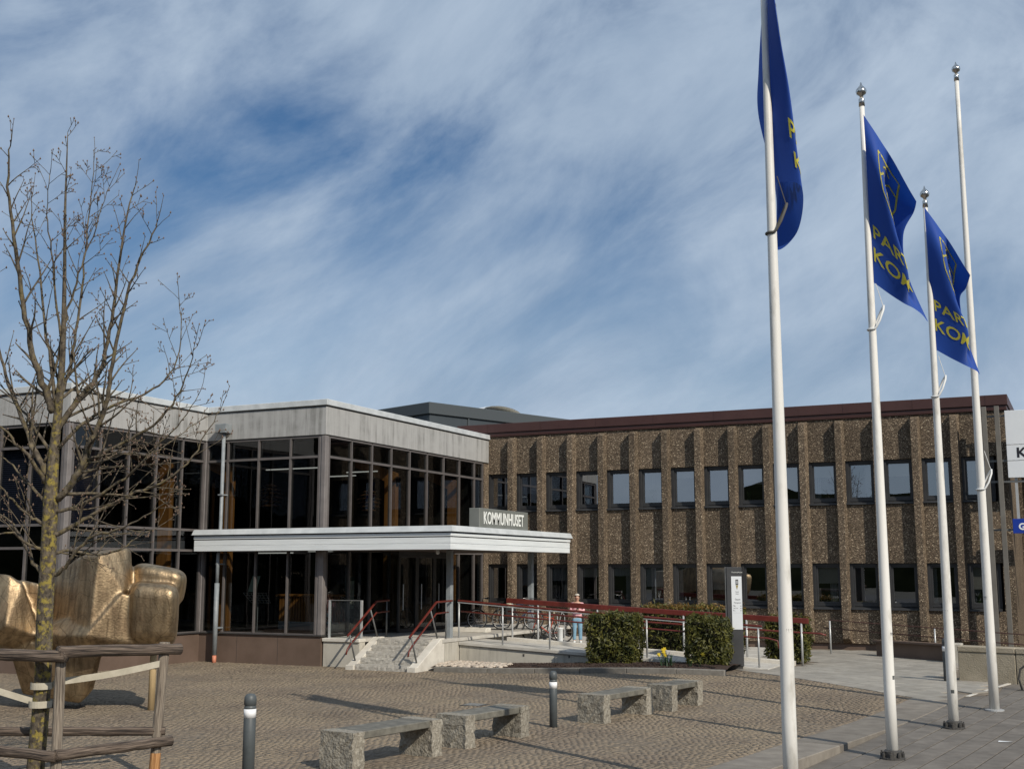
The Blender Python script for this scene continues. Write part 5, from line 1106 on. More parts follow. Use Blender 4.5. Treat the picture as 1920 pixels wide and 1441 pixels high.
# ------------------------------------------------------------------ sign frame at the right
sf = thing('sign_frame', 'two steel posts carrying a white panel marked K and a blue panel marked G', 'sign', (-2.4, 39.3, .2))
for (xa, ya) in ((-2.62, 39.45), (-2.25, 39.40)): obj('post', MB().box(xa - .07, xa + .07, ya - .07, ya + .07, .1, 7.75), MT['sign_post'], sf, bev=.008)
for z in (7.45, 6.06, 5.42, 3.95): obj('crossbar', MB().box(-2.62, -1.3, 39.49, 39.53, z - .03, z + .03), MT['steel_dark'], sf)
for k, (z0, z1) in enumerate(((6.545, 7.60), (6.055, 6.53), (5.53, 6.04))): obj('white_panel', MB().box(-2.03, .9, 39.42, 39.475, z0, z1), MT['sign_white'], sf, bev=.006)
text_on(sf, 'lettering', 'K', .42, (-1.765, 39.418, 6.15), (1, 0, 0), (0, 0, 1), MT['letter_black'], wscale=1.05, bold=.012)
obj('blue_panel', MB().box(-1.99, .9, 39.40, 39.455, 3.84, 4.28), MT['sign_blue'], sf, bev=.006); text_on(sf, 'lettering', 'G', .27, (-1.83, 39.398, 3.955), (1, 0, 0), (0, 0, 1), MT['letter_white'], bold=.01)
obj('strut', MB().box(-1.86, -1.78, 39.5, 39.56, 4.28, 5.53), MT['steel_rail'], sf)
rack = thing('bicycle_rack', 'black hoop of a bicycle rack in front of the stone wall', 'bike rack', (-1.5, 28.9, pzf(-1.5, 28.9)))
q = np.array([-1.47, 28.75, pzf(-1.4, 28.75)]); obj('hoop', MB().tube([q + (.0, 0, 0), q + (-.06, 0, .25), q + (-.02, 0, .45), q + (.1, 0, .55), q + (.5, -.2, .55), q + (.62, -.25, .45), q + (.62, -.25, 0)], .022, 8), MT['iron_dark'], rack, True); obj('foot', MB().box(q[0] - .1, q[0] + .1, q[1] - .06, q[1] + .06, q[2] - .01, q[2] + .012), MT['iron_dark'], rack)

# ------------------------------------------------------------------ flagpoles
def flagpole(label, x, y, h, r0, r1, base='cradle', finial=True, rope_z=None, rope='flag_rope', stickers=()):
    z = pzf(x, y); t = thing('flagpole', label, 'flagpole', (x, y, z), group='white flagpoles along the pavement')
    ns = 10; obj('shaft', MB().lathe([(r0 + (r1 - r0) * (k / ns) ** 1.15, (h - z) * k / ns) for k in range(ns + 1)], (x, y, z), 24), MT['pole_paint'], t, True)
    if finial:
        f_ = obj('finial', MB().lathe([(.025, 0), (.03, .04), (.078, .075), (.09, .12), (.08, .16), (.045, .20), (.02, .23), (.010, .275), (.002, .285)], (x, y, h), 18), MT['chrome'], t, True)
        obj('collar', MB().lathe([(r1 * 1.25, -.14), (r1 * 1.25, -.02), (r1 * .9, 0)], (x, y, h), 16), MT['chrome'], t, True)
    if base == 'cradle':
        bs = obj('base_plate', MB().lathe([(r0 * 2.1, -.04), (r0 * 2.1, .02), (r0 * 1.5, .03), (r0 * 1.45, .11), (r0 * 1.05, .13)], (x, y, z), 20), MT['iron_dark'], t)
        for k in range(8): an = k * math.pi / 4; obj('bolt', MB().lathe([(.022, .0), (.022, .07), (.013, .075), (.013, .10)], (x + r0 * 1.8 * math.cos(an), y + r0 * 1.8 * math.sin(an), z + .015), 6), MT['iron_dark'], bs)
    else: obj('base_plate', MB().lathe([(r0 * 1.9, -.03), (r0 * 1.9, .02), (r0 * 1.1, .03)], (x, y, z), 20), MT['steel_rail'], t)
    if rope_z:
        rr = float(np.interp(rope_z, [z, h], [r0, r1])); c = np.array([x, y, rope_z]); pts = []
        for k in range(17):                                   # ring weight that runs round the pole, drooping to one side
            an = 2 * math.pi * k / 16; rad = rr * 1.25 + .13 * max(0, math.cos(an)) ** 2; d = RT * math.cos(an) + FW0 * math.sin(an)
            pts.append(c + d * rad + np.array([0, 0, .40 * max(0, math.cos(an)) ** 3 - .02]))
        obj('halyard_ring', MB().tube(pts, .018, 8), MT[rope], t, True)
        obj('halyard', MB().tube([c + RT * (rr * 1.25 + .12) + (0, 0, .37), c + RT * (rr + .03) + (0, 0, .75)], .006, 5), MT[rope], t)
    for (zz, dx, s) in stickers:
        rr = float(np.interp(zz, [z, h], [r0, r1])) + .0015; a0 = math.atan2(-y, -x) + dx; st_ = MB(); n = 6
        st_.add([(x + rr * math.cos(a0 + s / rr * (k / n - .5)), y + rr * math.sin(a0 + s / rr * (k / n - .5)), zz + q * s / 2) for q in (-1, 1) for k in range(n + 1)], [(k, k + 1, n + 2 + k, n + 1 + k) for k in range(n)]); obj('sticker', st_, MT['sticker'], t)
    return t
PO = [(-3.395, 14.85), (-2.911, 19.633), (-2.334, 22.982), (-1.827, 25.5)]
flagpole('white flagpole nearest the camera, its top out of the picture', *PO[0], 10.75, .092, .042, rope_z=7.05, rope='rope_dark', stickers=((2.0, .6, .08), (2.35, -1.0, .05)))
flagpole('white flagpole with silver ball, second from the camera', *PO[1], 10.55, .090, .040, rope_z=6.62, stickers=((1.1, 1.0, .06), (1.75, 1.1, .07)))
flagpole('white flagpole with silver ball, third from the camera', *PO[2], 9.66, .090, .040, rope_z=5.92, stickers=((.62, .1, .06), (2.0, -.3, .08), (2.95, -.2, .08)))
flagpole('tallest white flagpole, flying no flag, farthest right', *PO[3], 13.06, .094, .042, base='plate', rope_z=4.35, stickers=((2.2, -.6, .07),))

# ------------------------------------------------------------------ flags
def catmull(K, t):
    K = np.asarray(K, float); n = len(K) - 1; t = np.clip(t, 0, 1) * n; i = np.minimum(t.astype(int), n - 1); f = (t - i)[:, None]
    p1, p2 = K[i], K[i + 1]; p0, p3 = K[np.maximum(i - 1, 0)], K[np.minimum(i + 2, n)]
    return .5 * (2 * p1 + (p2 - p0) * f + (2 * p0 - 5 * p1 + 4 * p2 - p3) * f ** 2 + (3 * p1 - p0 - 3 * p2 + p3) * f ** 3)
def make_flag(label, px, w, knots, rows, txt, bow=.02, sides=(-1, 1)):
    """rows[v][u] = (pixel x, pixel y, extra depth): control net of the cloth, w metres from the eye"""
    net = np.array([[at(a, b, w + d) for a, b, d in r] for r in rows]); uk = np.array(knots)
    def S(u, v):
        u = np.atleast_1d(u).astype(float); v = np.atleast_1d(v).astype(float)
        tu = np.interp(u, uk, np.linspace(0, 1, len(uk)))
        cols = np.stack([catmull(net[r], tu) for r in range(len(rows))], 0)       # rows x n x 3
        out = np.zeros((len(u), 3)); nR = len(rows) - 1; t = np.clip(v, 0, 1) * nR; i = np.minimum(t.astype(int), nR - 1); f = (t - i)[:, None]; ix = np.arange(len(u))
        p1, p2, p0, p3 = cols[i, ix], cols[i + 1, ix], cols[np.maximum(i - 1, 0), ix], cols[np.minimum(i + 2, nR), ix]
        out = .5 * (2 * p1 + (p2 - p0) * f + (2 * p0 - 5 * p1 + 4 * p2 - p3) * f ** 2 + (3 * p1 - p0 - 3 * p2 + p3) * f ** 3)
        rip = bow * np.sin(u * 17 + v * 4) * (u) * (.4 + .6 * v)
        return out + FW0[None] * rip[:, None]
    nu, nv = 72, 84; U, V = np.meshgrid(np.linspace(0, 1, nu), np.linspace(0, 1, nv)); Pt = S(U.ravel(), V.ravel()); og = net[0, 0]
    t = thing('flag', label, 'flag', tuple(og), group='blue municipal flags')
    me = bpy.data.meshes.new('cloth'); me.from_pydata((Pt - og).tolist(), [], [(j * nu + i, j * nu + i + 1, (j + 1) * nu + i + 1, (j + 1) * nu + i) for j in range(nv - 1) for i in range(nu - 1)]); me.materials.append(MT['flag_blue']); me.shade_smooth(); obj('cloth', me, None, t)
    def lay(me2, name, fu, fv, side):
        bm = bmesh.new(); bm.from_mesh(me2); bmesh.ops.triangulate(bm, faces=bm.faces)
        for _ in range(2): bmesh.ops.subdivide_edges(bm, edges=[e for e in bm.edges if e.calc_length() > .03], cuts=1)
        co = np.array([v.co[:] for v in bm.verts]); uu, vv = fu(co[:, 0], co[:, 1]), fv(co[:, 0], co[:, 1]); e = .004
        p = S(uu, vv); nn = np.cross(S(uu + e, vv) - p, S(uu, vv + e) - p); nn /= np.maximum(np.linalg.norm(nn, axis=1), 1e-9)[:, None]
        p = p + nn * .006 * side - og
        for v, q in zip(bm.verts, p): v.co = q
        m3 = bpy.data.meshes.new(name); bm.to_mesh(m3); bm.free(); m3.materials.append(MT['flag_yellow']); obj(name, m3, None, t)
    FW_, FH_ = 1.72, 2.8
    for side in sides:
        for s, y0, h_, x0, ws in txt:
            m2 = text_mesh(s, h_ * 1.36, 'lettering', bold=.004); lay(m2, 'lettering', lambda a, b: (x0 + a * ws) / FW_, lambda a, b: (y0 - b) / FH_, side)
        em = MB()                                               # shield outline with bars above the name
        def stroke(pl, wd):
            for a, b in zip(pl[:-1], pl[1:]):
                a, b = np.array(a), np.array(b); d = (b - a) / np.linalg.norm(b - a); n = np.array([-d[1], d[0]]) * wd / 2; em.add([(*(a - n), 0), (*(b - n), 0), (*(b + n), 0), (*(a + n), 0)], [(0, 1, 2, 3)])
        stroke([(.48, -.35), (1.22, -.35), (1.24, -.95), (1.08, -1.25), (.85, -1.42), (.62, -1.25), (.46, -.95), (.48, -.35)], .035)
        stroke([(.46, -.72), (.66, -.62), (.85, -.74), (1.04, -.62), (1.24, -.72)], .035); stroke([(.62, -.95), (.72, -.84), (.80, -.92), (.9, -.84), (1.0, -.93), (1.08, -.88), (.98, -1.1), (.72, -1.1), (.62, -.95)], .03)
        stroke([(.7, -.5), (.85, -.42), (1.0, -.5)], .03)
        lay(em.mesh('emblem', MT['flag_yellow']), 'emblem', lambda a, b: (a + .10) / FW_, lambda a, b: -b / FH_, side)
    return t
TXT = [('PARTILLE', 1.98, .225, .09, 1.0), ('KOMMUN', 2.36, .225, .07, 1.08)]
TXT1 = [('PARTILLE', 2.02, .26, .28, .8), ('KOMMUN', 2.44, .26, .32, .8)]
KN = [0, .42, .62, 1.0]
P2W, P3W, P1W = 19.55, 22.25, 15.6
make_flag('blue flag with yellow lettering on the second flagpole', 0, P2W, KN, [
    [(1619, 215, 0), (1650, 262, .02), (1674, 300, .05), (1718, 378, .10)],
    [(1624, 294, 0), (1656, 332, -.20), (1662, 352, .35), (1713, 398, .25)],
    [(1628, 373, 0), (1679, 430, -.28), (1664, 442, .45), (1694, 440, .35)],
    [(1632, 452, 0), (1702, 516, -.25), (1684, 520, .42), (1702, 512, .35)],
    [(1637, 529, 0), (1690, 566, -.05), (1716, 579, .15), (1741, 603, .22)]], TXT)
make_flag('blue flag with yellow lettering on the third flagpole', 0, P3W, KN, [
    [(1733, 388, 0), (1762, 428, .02), (1783, 458, .05), (1819, 516, .10)],
    [(1738, 456, 0), (1774, 484, -.20), (1776, 498, .35), (1811, 540, .25)],
    [(1742, 522, 0), (1792, 560, -.28), (1780, 566, .45), (1800, 562, .35)],
    [(1747, 589, 0), (1814, 624, -.25), (1798, 628, .42), (1812, 628, .35)],
    [(1752, 654, 0), (1800, 680, -.05), (1822, 690, .15), (1838, 701, .22)]], TXT)
make_flag('blue flag seen nearly edge-on on the nearest flagpole', 0, P1W, [0, .25, .5, .75, 1.0], [
    [(1438, -52, 0), (1446, -44, -.15), (1450, -30, .15), (1438, -20, .5), (1430, 0, .8)],
    [(1440, 48, 0), (1462, 66, -.2), (1455, 80, .2), (1440, 95, .5), (1422, 130, .8)],
    [(1444, 148, 0), (1480, 170, -.22), (1468, 200, .2), (1445, 190, .5), (1422, 215, .75)],
    [(1447, 246, 0), (1494, 280, -.22), (1482, 330, .2), (1460, 320, .45), (1450, 330, .6)],
    [(1451, 342, 0), (1503, 350, -.2), (1496, 432, .15), (1456, 468, .35), (1460, 400, .5)]], TXT1, bow=.03, sides=(-1,))

# ------------------------------------------------------------------ bronze sculpture
def make_sculpture():
    lobes = [
        [(248, 1112, 23.2), (262, 1102, 23.05), (302, 1102, 23.05), (306, 1203, 23.05), (250, 1207, 23.15), (326, 1112, 23.5), (334, 1140, 23.7), (335, 1180, 23.7), (326, 1203, 23.5), (246, 1094, 24.7), (322, 1092, 24.7), (334, 1150, 24.6), (255, 1210, 24.6), (325, 1206, 24.6), (290, 1090, 23.6), (262, 1090, 23.7)],
        [(243, 1072, 23.9), (258, 1062, 23.9), (285, 1057, 23.8), (318, 1059, 23.8), (338, 1068, 23.9), (348, 1088, 24.0), (348, 1108, 24.0), (338, 1126, 24.0), (322, 1130, 24.0), (250, 1115, 23.8), (243, 1072, 25.3), (332, 1064, 25.3), (346, 1100, 25.3), (330, 1126, 25.3), (300, 1082, 23.55), (330, 1095, 23.6)],
        [(152, 1043, 23.45), (184, 1041, 23.15), (178, 1150, 23.0), (164, 1192, 22.9), (136, 1182, 23.2), (104, 1067, 24.3), (97, 1190, 23.9), (238, 1027, 23.7), (246, 1034, 23.8), (249, 1105, 23.6), (232, 1108, 23.3), (176, 1033, 24.5), (110, 1070, 25.2), (243, 1027, 25.1), (246, 1160, 25.1), (100, 1190, 25.1)],
        [(160, 1192, 22.82), (231, 1110, 23.2), (254, 1118, 23.3), (252, 1208, 23.2), (150, 1212, 23.0), (60, 1190, 23.5), (55, 1214, 23.7), (100, 1160, 24.1), (60, 1190, 25.1), (250, 1200, 25.1), (150, 1228, 24.2)],
        [(-75, 1086, 23.6), (-20, 1073, 23.6), (18, 1077, 23.45), (42, 1094, 23.5), (48, 1130, 23.5), (80, 1198, 23.6), (60, 1216, 23.7), (-75, 1216, 23.6), (12, 1172, 23.05), (-30, 1205, 23.1), (-75, 1086, 25.0), (40, 1092, 25.0), (70, 1210, 25.0), (-75, 1216, 25.0)],
        [(40, 1086, 24.25), (74, 1094, 24.2), (84, 1188, 24.0), (45, 1190, 24.0), (40, 1086, 25.0), (74, 1094, 25.0), (84, 1188, 25.0), (45, 1190, 25.0)],
        [(14, 1205, 23.5), (196, 1205, 23.5), (42, 1300, 23.8), (150, 1318, 23.6), (176, 1290, 23.8), (20, 1205, 24.7), (190, 1205, 24.7), (50, 1300, 24.6), (168, 1300, 24.6)],
        [(150, 1206, 23.6), (230, 1206, 23.6), (185, 1232, 23.7), (150, 1240, 23.8), (160, 1206, 24.6), (225, 1206, 24.6)]]
    def cushion(cx, cy, cw, rx, ry, rw, rot, pw=.55):
        out = []; f = lambda t: math.copysign(abs(t) ** pw, t); cr_, sr_ = math.cos(R(rot)), math.sin(R(rot))
        for j in range(1, 12):
            th = math.pi * j / 12
            for i in range(20):
                ph = 2 * math.pi * i / 20; a, b, c = f(math.sin(th)) * f(math.cos(ph)) * rx, -f(math.cos(th)) * ry, f(math.sin(th)) * f(math.sin(ph)) * rw
                out.append((cx + a * cr_ - b * sr_, cy + a * sr_ + b * cr_, cw + c))
        return out
    lobes[0] = cushion(287, 1151, 23.85, 48, 60, .85, 3, .42); lobes[1] = cushion(296, 1095, 24.3, 53, 36, .75, 10, .5)
    bm = bmesh.new()
    for L_ in lobes:
        vs_ = [bm.verts.new(at(*p)) for p in L_]; r = bmesh.ops.convex_hull(bm, input=vs_)
        bmesh.ops.delete(bm, geom=[g for g in r['geom_interior'] if isinstance(g, bmesh.types.BMVert)], context='VERTS')
    me = bpy.data.meshes.new('tmp'); bm.to_mesh(me); bm.free(); ob = bpy.data.objects.new('tmp', me); COL.objects.link(ob)
    m = ob.modifiers.new('r', 'REMESH'); m.mode = 'VOXEL'; m.voxel_size = .032
    s = ob.modifiers.new('s', 'SMOOTH'); s.factor = .5; s.iterations = 6
    bpy.context.view_layer.update(); m2 = bpy.data.meshes.new_from_object(ob.evaluated_get(bpy.context.evaluated_depsgraph_get())); bpy.data.objects.remove(ob); bpy.data.meshes.remove(me)
    og = at(110, 1300, 24.1); og[2] = 0
    for v in m2.vertices: v.co -= Vector(og)
    m2.materials.clear(); m2.materials.append(MT['bronze']); m2.shade_smooth(); m2.name = 'body'
    t = thing('sculpture', 'large abstract hammered bronze sculpture with rounded lobes behind the young tree', 'sculpture', tuple(og)); obj('body', m2, None, t)
    p0, p1 = at(283, 1335, 23.62), at(289, 1190, 23.9); p0[2] = -.03; p1[0], p1[1] = p0[0], p0[1]; obj('prop_pole', MB().tube([p0, (p0[0], p0[1], 1.5)], [.07, .062], 14), MT['pole_wood'], t, True)
make_sculpture()

# ------------------------------------------------------------------ young bare tree
def make_tree():
    rr = random.Random(11); D = 15.4
    mb = MB(); lich = []; tips = []
    def put(m, pts, rad, n, li):
        k0 = len(m.v); m.tube(pts, rad, n, True)
        lich.extend([li] * (len(m.v) - k0))
    def smooth(pts, k=5):
        pts = np.array(pts, float); n = len(pts); t = np.linspace(0, 1, (n - 1) * k + 1); return catmull(pts, t)
    trunk_px = [(62, 1490), (70, 1400), (80, 1280), (84, 1150), (90, 1050), (95, 940), (101, 850), (111, 750), (118, 650), (121, 520), (122, 400), (125, 310), (127, 248)]
    tr_r = [.115, .112, .105, .104, .098, .094, .066, .050, .036, .024, .016, .010, .004]
    T = smooth([at(x, y, D) for x, y in trunk_px]); T[0][2] = min(T[0][2], -.05); Rt = np.interp(np.linspace(0, 1, len(T)), np.linspace(0, 1, len(tr_r)), tr_r)
    tm = MB(); nn = 14; tm.tube(T, list(Rt), nn)
    tl = np.repeat([float(np.clip((5.6 - p[2]) / 1.2, 0.05, 1) * (1 if p[2] > .5 else .5)) for p in T], nn)
    limbs = [  # (pixel path, start radius, depth drift)
        ([(100, 772), (86, 735), (72, 698), (52, 620), (36, 520), (22, 420), (14, 330), (18, 275)], .044, -.5),
        ([(86, 890), (66, 848), (46, 800), (22, 735), (2, 670), (-14, 600), (-22, 500)], .036, .5),
        ([(84, 905), (60, 862), (30, 830), (-10, 790), (-50, 760)], .026, -.7),
        ([(95, 946), (117, 926), (138, 902), (158, 862), (178, 815), (198, 760), (210, 700), (222, 620), (244, 530), (270, 470), (296, 415)], .044, -.3),
        ([(106, 803), (128, 775), (156, 740), (186, 698), (202, 640), (214, 560), (226, 470), (240, 395), (254, 348)], .036, .4),
        ([(148, 884), (190, 850), (246, 822), (296, 790), (330, 745), (352, 700), (368, 650)], .024, -.6),
        ([(104, 1002), (140, 985), (180, 960), (240, 930), (300, 905), (350, 868), (385, 815), (412, 770)], .026, .3),
        ([(98, 1080), (122, 1062), (142, 1035), (178, 1002), (230, 990), (285, 960), (320, 935)], .024, -.5),
        ([(84, 1078), (62, 1056), (52, 1030), (30, 990), (0, 965), (-40, 940)], .024, .4),
        ([(86, 985), (60, 970), (30, 945), (0, 910), (-30, 880)], .022, -.4),
        ([(112, 745), (128, 700), (140, 640), (150, 560), (160, 470), (168, 390), (176, 305)], .022, .6),
        ([(108, 770), (98, 700), (84, 610), (74, 510), (64, 430), (58, 360)], .022, .9),
        ([(118, 640), (104, 560), (96, 470), (88, 400), (92, 330)], .015, -.4),
        ([(119, 610), (140, 545), (160, 480), (186, 410), (205, 350)], .015, .3),
        ([(103, 845), (150, 800), (210, 762), (270, 738), (318, 700), (340, 640), (336, 560)], .022, .8),
        ([(100, 860), (58, 790), (20, 745), (-30, 690)], .022, .9),
        ([(92, 1040), (130, 1030), (175, 1040), (225, 1030), (270, 1000), (300, 985)], .020, .9),
        ([(97, 960), (140, 950), (190, 925), (250, 885), (300, 830), (340, 790), (372, 740)], .022, -.2),
        ([(88, 1030), (55, 1020), (25, 1000), (-10, 1000), (-40, 985)], .020, -.8),
        ([(90, 950), (62, 915), (40, 890), (10, 860), (-25, 850)], .020, .2),
        ([(96, 948), (125, 917), (170, 880), (225, 850), (285, 850), (335, 815), (375, 790)], .020, 1.0)]
    def grow(p, d, L_, r, gen):
        n = max(4, int(L_ / .09)); pts = [p]; dd = d / np.linalg.norm(d); step = L_ / n; kids = []
        bend = np.array([rr.gauss(0, .10), rr.gauss(0, .10), .10 + rr.gauss(0, .05)])
        for i in range(n):
            dd = dd + bend * (.5 if gen == 1 else .8) * step * 2.2 + np.array([rr.gauss(0, .06), rr.gauss(0, .06), rr.gauss(0, .05)]); dd /= np.linalg.norm(dd)
            pts.append(pts[-1] + dd * step); kids.append((pts[-1].copy(), dd.copy(), 1 - (i + 1) / n))
        rad = [max(r * (1 - .7 * i / n), .0034) for i in range(n + 1)]; put(mb, pts, rad, 5 if gen < 3 else 4, .12 if gen == 1 else .0)
        spur(kids, .10 if gen < 3 else .085)
        if gen < 3:
            side = rr.choice((-1, 1))
            for i, (q, qd, rem) in enumerate(kids):
                if i > 0 and rr.random() < (.26 if gen == 1 else .10) and rem > .05:
                    side = -side; grow(q, turn(qd, side), max(.12, L_ * rr.uniform(.28, .55) * (.4 + rem)), max(r * .5 * (.4 + rem), .003), gen + 1)
        tips.append(pts[-1])
    def turn(d, side):
        a = np.cross(d, FW0 + np.array([rr.gauss(0, .8), rr.gauss(0, .8), rr.gauss(0, .3)])); a /= np.linalg.norm(a)
        an = rr.uniform(.5, .95); v = d * math.cos(an) + a * side * math.sin(an); v[2] += .12; return v / np.linalg.norm(v)
    def spur(kids, pr):
        for q, qd, rem in kids:
            if rr.random() < pr * 4.0:
                s = turn(qd, rr.choice((-1, 1))); l = rr.uniform(.02, .07); put(mb, [q, q + s * l], [.004, .003], 4, 0); tips.append(q + s * (l + .004))
    for px, r0, dr in limbs:
        m = len(px); K = [at(x, y, D + dr * (i / (m - 1)) ** 1.2) for i, (x, y) in enumerate(px)]; Q = smooth(K, 4)
        # small natural wiggle
        Q = Q + np.array([[rr.gauss(0, .010) for _ in range(3)] for _ in Q]); L_ = len(Q); rad = [max(1.2 * r0 * (1 - .86 * i / (L_ - 1)), .005) for i in range(L_)]
        put(mb, list(Q), rad, 8, .22); side = 1; kids = []
        for i in range(2, L_):
            d = Q[i] - Q[i - 1]; seg = np.linalg.norm(d); d = d / max(seg, 1e-6); rem = 1 - i / L_; kids.append((Q[i], d, rem))
            if rr.random() < min(.75, seg / .19):
                side = -side; grow(Q[i], turn(d, side), rr.uniform(.35, .95) * (.5 + .6 * rem), rad[i] * .55, 1)
        spur(kids, .10); grow(Q[-1], Q[-1] - Q[-3], .35, rad[-1], 2)
    for i in range(int(len(T) * .58), len(T), 1):
        d = T[i] - T[i - 1]; d = d / np.linalg.norm(d); rem = 1 - i / len(T)
        if rr.random() < .5: grow(T[i], turn(d, rr.choice((-1, 1))), rr.uniform(.3, .8) * (.35 + 1.2 * rem), max(Rt[i] * .45, .004), 1 if rem > .12 else 2)
    og = np.array([T[0][0], T[0][1], 0]); t = thing('young_tree', 'bare young tree with yellow lichen on its trunk inside a wooden guard', 'tree', tuple(og))
    me = tm.mesh('trunk', MT['bark'], og, True); a = me.attributes.new('lichen', 'FLOAT', 'POINT'); a.data.foreach_set('value', np.asarray(tl, np.float32)); obj('trunk', me, None, t)
    me = mb.mesh('crown', MT['bark'], og, True); a = me.attributes.new('lichen', 'FLOAT', 'POINT'); a.data.foreach_set('value', np.asarray(lich, np.float32)); obj('crown', me, None, t)
    bd = MB()
    for p in tips:
        s = rr.uniform(.008, .016); bd.add([p + (s, 0, 0), p + (-s, 0, 0), p + (0, s, 0), p + (0, -s, 0), p + (0, 0, s * 1.7), p - (0, 0, s)], [(0, 2, 4), (2, 1, 4), (1, 3, 4), (3, 0, 4), (2, 0, 5), (1, 2, 5), (3, 1, 5), (0, 3, 5)])
    tag(obj('buds', bd.mesh('buds', MT['bud'], og), None, t), kind='stuff'); print('twigs', len(mb.v), 'buds', len(tips))
make_tree()

# ------------------------------------------------------------------ wooden tree guard
def wood_tube(name, pts, rad, mat, parent, n=14, og=(0, 0, 0)):
    mb = MB().tube(pts, rad, n); me = mb.mesh(name, mat, og, True); k = len(pts)
    ln = np.concatenate([[0], np.cumsum([np.linalg.norm(np.array(b) - np.array(a)) for a, b in zip(pts[:-1], pts[1:])])]); of = random.uniform(0, 50)
    g = np.array([(math.cos(2 * math.pi * j / n) * 1.0 + of, math.sin(2 * math.pi * j / n) * 1.0, ln[i] * 1.0) for i in range(k) for j in range(n)], np.float32)
    a = me.attributes.new('gv', 'FLOAT_VECTOR', 'POINT'); a.data.foreach_set('vector', g.reshape(-1)); return obj(name, me, None, parent)
def wood_mat(name, c1, c2, c3):
    m, nt, out = node_mat(name); N = nt.nodes.new; L = nt.links.new
    b = N('ShaderNodeBsdfPrincipled'); L(b.outputs[0], out.inputs[0]); b.inputs['Roughness'].default_value = .85
    a = N('ShaderNodeAttribute'); a.attribute_name = 'gv'
    def ns(st, sc, d, dist=0):
        mp = N('ShaderNodeMapping'); mp.inputs['Scale'].default_value = st; L(a.outputs['Vector'], mp.inputs[0]); n = N('ShaderNodeTexNoise'); n.inputs['Scale'].default_value = sc; n.inputs['Detail'].default_value = d; n.inputs['Distortion'].default_value = dist; L(mp.outputs[0], n.inputs[0]); return n.outputs[0]
    g = ns((3.2, 3.2, 1.3), 1.5, 7, 1.2); cr = N('ShaderNodeValToRGB'); e = cr.color_ramp.elements; e[0].position = .38; e[0].color = (*c1, 1); e[1].position = .62; e[1].color = (*c3, 1); k = e.new(.48); k.color = (*c2, 1); L(g, cr.inputs[0]); L(cr.outputs[0], b.inputs['Base Color'])
    bp = N('ShaderNodeBump'); bp.inputs['Strength'].default_value = .8; bp.inputs['Distance'].default_value = .012; L(ns((7, 7, 1.6), 1.5, 6, .8), bp.inputs['Height']); L(bp.outputs[0], b.inputs['Normal']); return m
wood_mat('rail_wood', (.018, .013, .010), (.075, .055, .042), (.20, .155, .12)); wood_mat('post_wood', (.10, .08, .062), (.20, .165, .13), (.33, .28, .22)); wood_mat('split_wood', (.22, .10, .035), (.40, .20, .075), (.50, .28, .12))
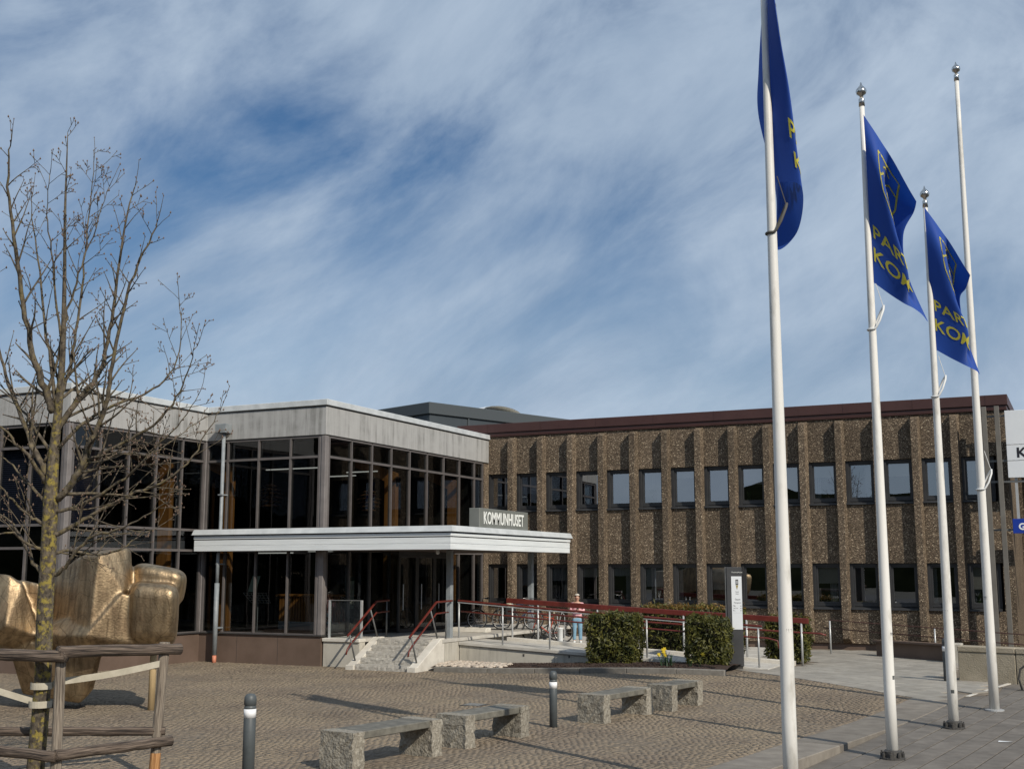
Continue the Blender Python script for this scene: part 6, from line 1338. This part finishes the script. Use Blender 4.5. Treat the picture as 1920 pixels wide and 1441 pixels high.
def make_guard():
    Fp, Rp = at(106, 1410, 14.95), at(294, 1388, 15.95); Lp = Fp + RT * -1.75 + FW0 * .45
    t = thing('tree_guard', 'weathered wooden guard of posts and half-round rails round the young tree', 'tree guard', (float(Fp[0]), float(Fp[1]), 0))
    for nm, P_, lean in (('front', Fp, -.015), ('right', Rp, .05), ('left', Lp, 0)):
        top = np.array([P_[0] + RT[0] * lean, P_[1] + RT[1] * lean, 1.76 if nm != 'right' else 1.78])
        lo_ = np.array([P_[0] - RT[0] * lean * .5, P_[1] - RT[1] * lean * .5, -.1]); pst = wood_tube('post', [lo_ + (top - lo_) * f for f in np.linspace(0, 1, 8)], [.066 + random.uniform(-.004, .004) for _ in range(8)], MT['post_wood'], t, og=t.location)
        if nm == 'right': wood_tube('split_foot', [lo_ + (top - lo_) * f for f in (0, .1, .18, .26)], [.073, .072, .071, .066], MT['split_wood'], pst, og=t.location)
    def rail(a, b, z0, z1, e0=.12, e1=.2, r=.068, out=-.09):
        a, b = np.array(a), np.array(b); d = b - a; d[2] = 0; d /= np.linalg.norm(d); n = np.array([d[1], -d[0], 0])
        p0, p1 = a - d * e0 + n * -out, b + d * e1 + n * -out; p0[2], p1[2] = z0, z1; mb = MB(); k = 12; pts = [p0 + (p1 - p0) * i / k + np.array([random.gauss(0, .003), random.gauss(0, .003), random.gauss(0, .003)]) for i in range(k + 1)]
        wood_tube('rail', pts, [r * random.uniform(.95, 1.05) for _ in pts], MT['rail_wood'], t, og=t.location)
    zt, zl = 1.70, .48
    rail(Fp, Rp, zt + .03, zt - .02, .10, .24, .075); rail(Lp, Fp, zt - .01, zt - .03, .1, .12, .075)
    rail(Fp, Rp, zl - .02, zl, .06, .16); rail(Lp, Fp, zl + .05, zl - .03, .1, .06); rail(Rp, Lp, zl + .13, zl + .2, .1, .1, .06, .0)
    c = at(78, 1280, 15.4)
    tie = thing('tree_tie', 'pale flat webbing tie round the trunk fixed to the guard post at the right', 'strap', tuple(c))
    tie2 = thing('tree_tie', 'pale flat webbing tie running left from the trunk out of the picture', 'strap', tuple(c))
    def band(t_, pts, h=.085):
        mb = MB(); pts = [np.array(p, float) for p in pts]; n = len(pts)
        mb.add([p + (0, 0, s * h / 2) for p in pts for s in (-1, 1)], [(2 * i, 2 * i + 2, 2 * i + 3, 2 * i + 1) for i in range(n - 1)]); me = mb.mesh('band', MT['strap'], t_.location)
        bm = bmesh.new(); bm.from_mesh(me); r = bmesh.ops.solidify(bm, geom=bm.faces[:], thickness=.006); bm.to_mesh(me); bm.free(); obj('band', me, None, t_)
    rng = [c + RT * .135 * math.cos(a) + FW0 * .135 * math.sin(a) for a in np.linspace(-3.3, 0.2, 14)]
    rt = at(301, 1243, 15.9); band(tie, [p + (0, 0, .06 - .09) for p in rng] + [c + (rt - c) * s + np.array([0, 0, -.03 * math.sin(s * 3.1)]) - FW0 * .05 for s in np.linspace(.12, 1, 10)])
    lf = at(-60, 1268, 15.2); band(tie2, [p + (0, 0, -.26) for p in reversed(rng)] + [c - (0, 0, .26) + (lf - c + np.array([0, 0, .20])) * s for s in np.linspace(.12, 1, 8)]); 
make_guard()

# ------------------------------------------------------------------ small things on the pavement
mc = at(1790, 1436, 16.9); zc = pzf(mc[0], mc[1]); cv = thing('manhole_cover', 'grey iron cover set in the pavement at the lower right', 'cover', (mc[0], mc[1], zc)); obj('frame', MB().lathe([(.24, -.03), (.24, .006), (.21, .006)], (mc[0], mc[1], zc), 24), MT['iron_dark'], cv); obj('lid', MB().lathe([(.205, -.02), (.205, .008), (.19, .009)], (mc[0], mc[1], zc), 24), MT['iron_cover'], cv)

lv = MB()
for k in range(420):
    x = random.gauss(-14, 5); y = random.uniform(13, 29)
    if x > kin(y) - .2 or (x > -19 and y > 28.5) or x < -24: continue
    s_ = random.uniform(.012, .035); a = random.uniform(0, 6.3); z = gzf(x, y) + .012; c_, d_ = math.cos(a) * s_, math.sin(a) * s_
    lv.add([(x - c_, y - d_, z), (x + d_ * .5, y - c_ * .5, z + .008), (x + c_, y + d_, z + .004), (x - d_ * .5, y + c_ * .5, z + .006)], [(0, 1, 2, 3)])
tag(obj('leaf_litter', lv, MT['bud'], plaza), kind='stuff')
q = np.array([-11.6, 22.4, 0.0]); dg_ = thing('drain_grate', 'small dark iron drain grate set in the setts behind the benches', 'drain', (q[0], q[1], 0))
obj('frame', MB().box(q[0] - .22, q[0] + .22, q[1] - .22, q[1] + .22, -.05, .010), MT['iron_dark'], dg_)
for k in range(7): obj('bar', MB().box(q[0] - .18, q[0] + .18, q[1] - .17 + k * .052, q[1] - .14 + k * .052, .0105, .018), MT['iron_cover'], dg_)
lt = at(1884, 1374, 19.6); lt[2] = pzf(lt[0], lt[1]) + .006; pp = thing('paper_scrap', 'white paper scrap lying on the pavement right of the flagpoles', 'litter', tuple(lt)); obj('sheet', MB().add([lt + (-.11, -.02, 0), lt + (.10, .0, .006), lt + (.12, .04, .002), lt + (-.10, .025, .012)], [(0, 1, 2, 3)]), MT['sign_white'], pp)
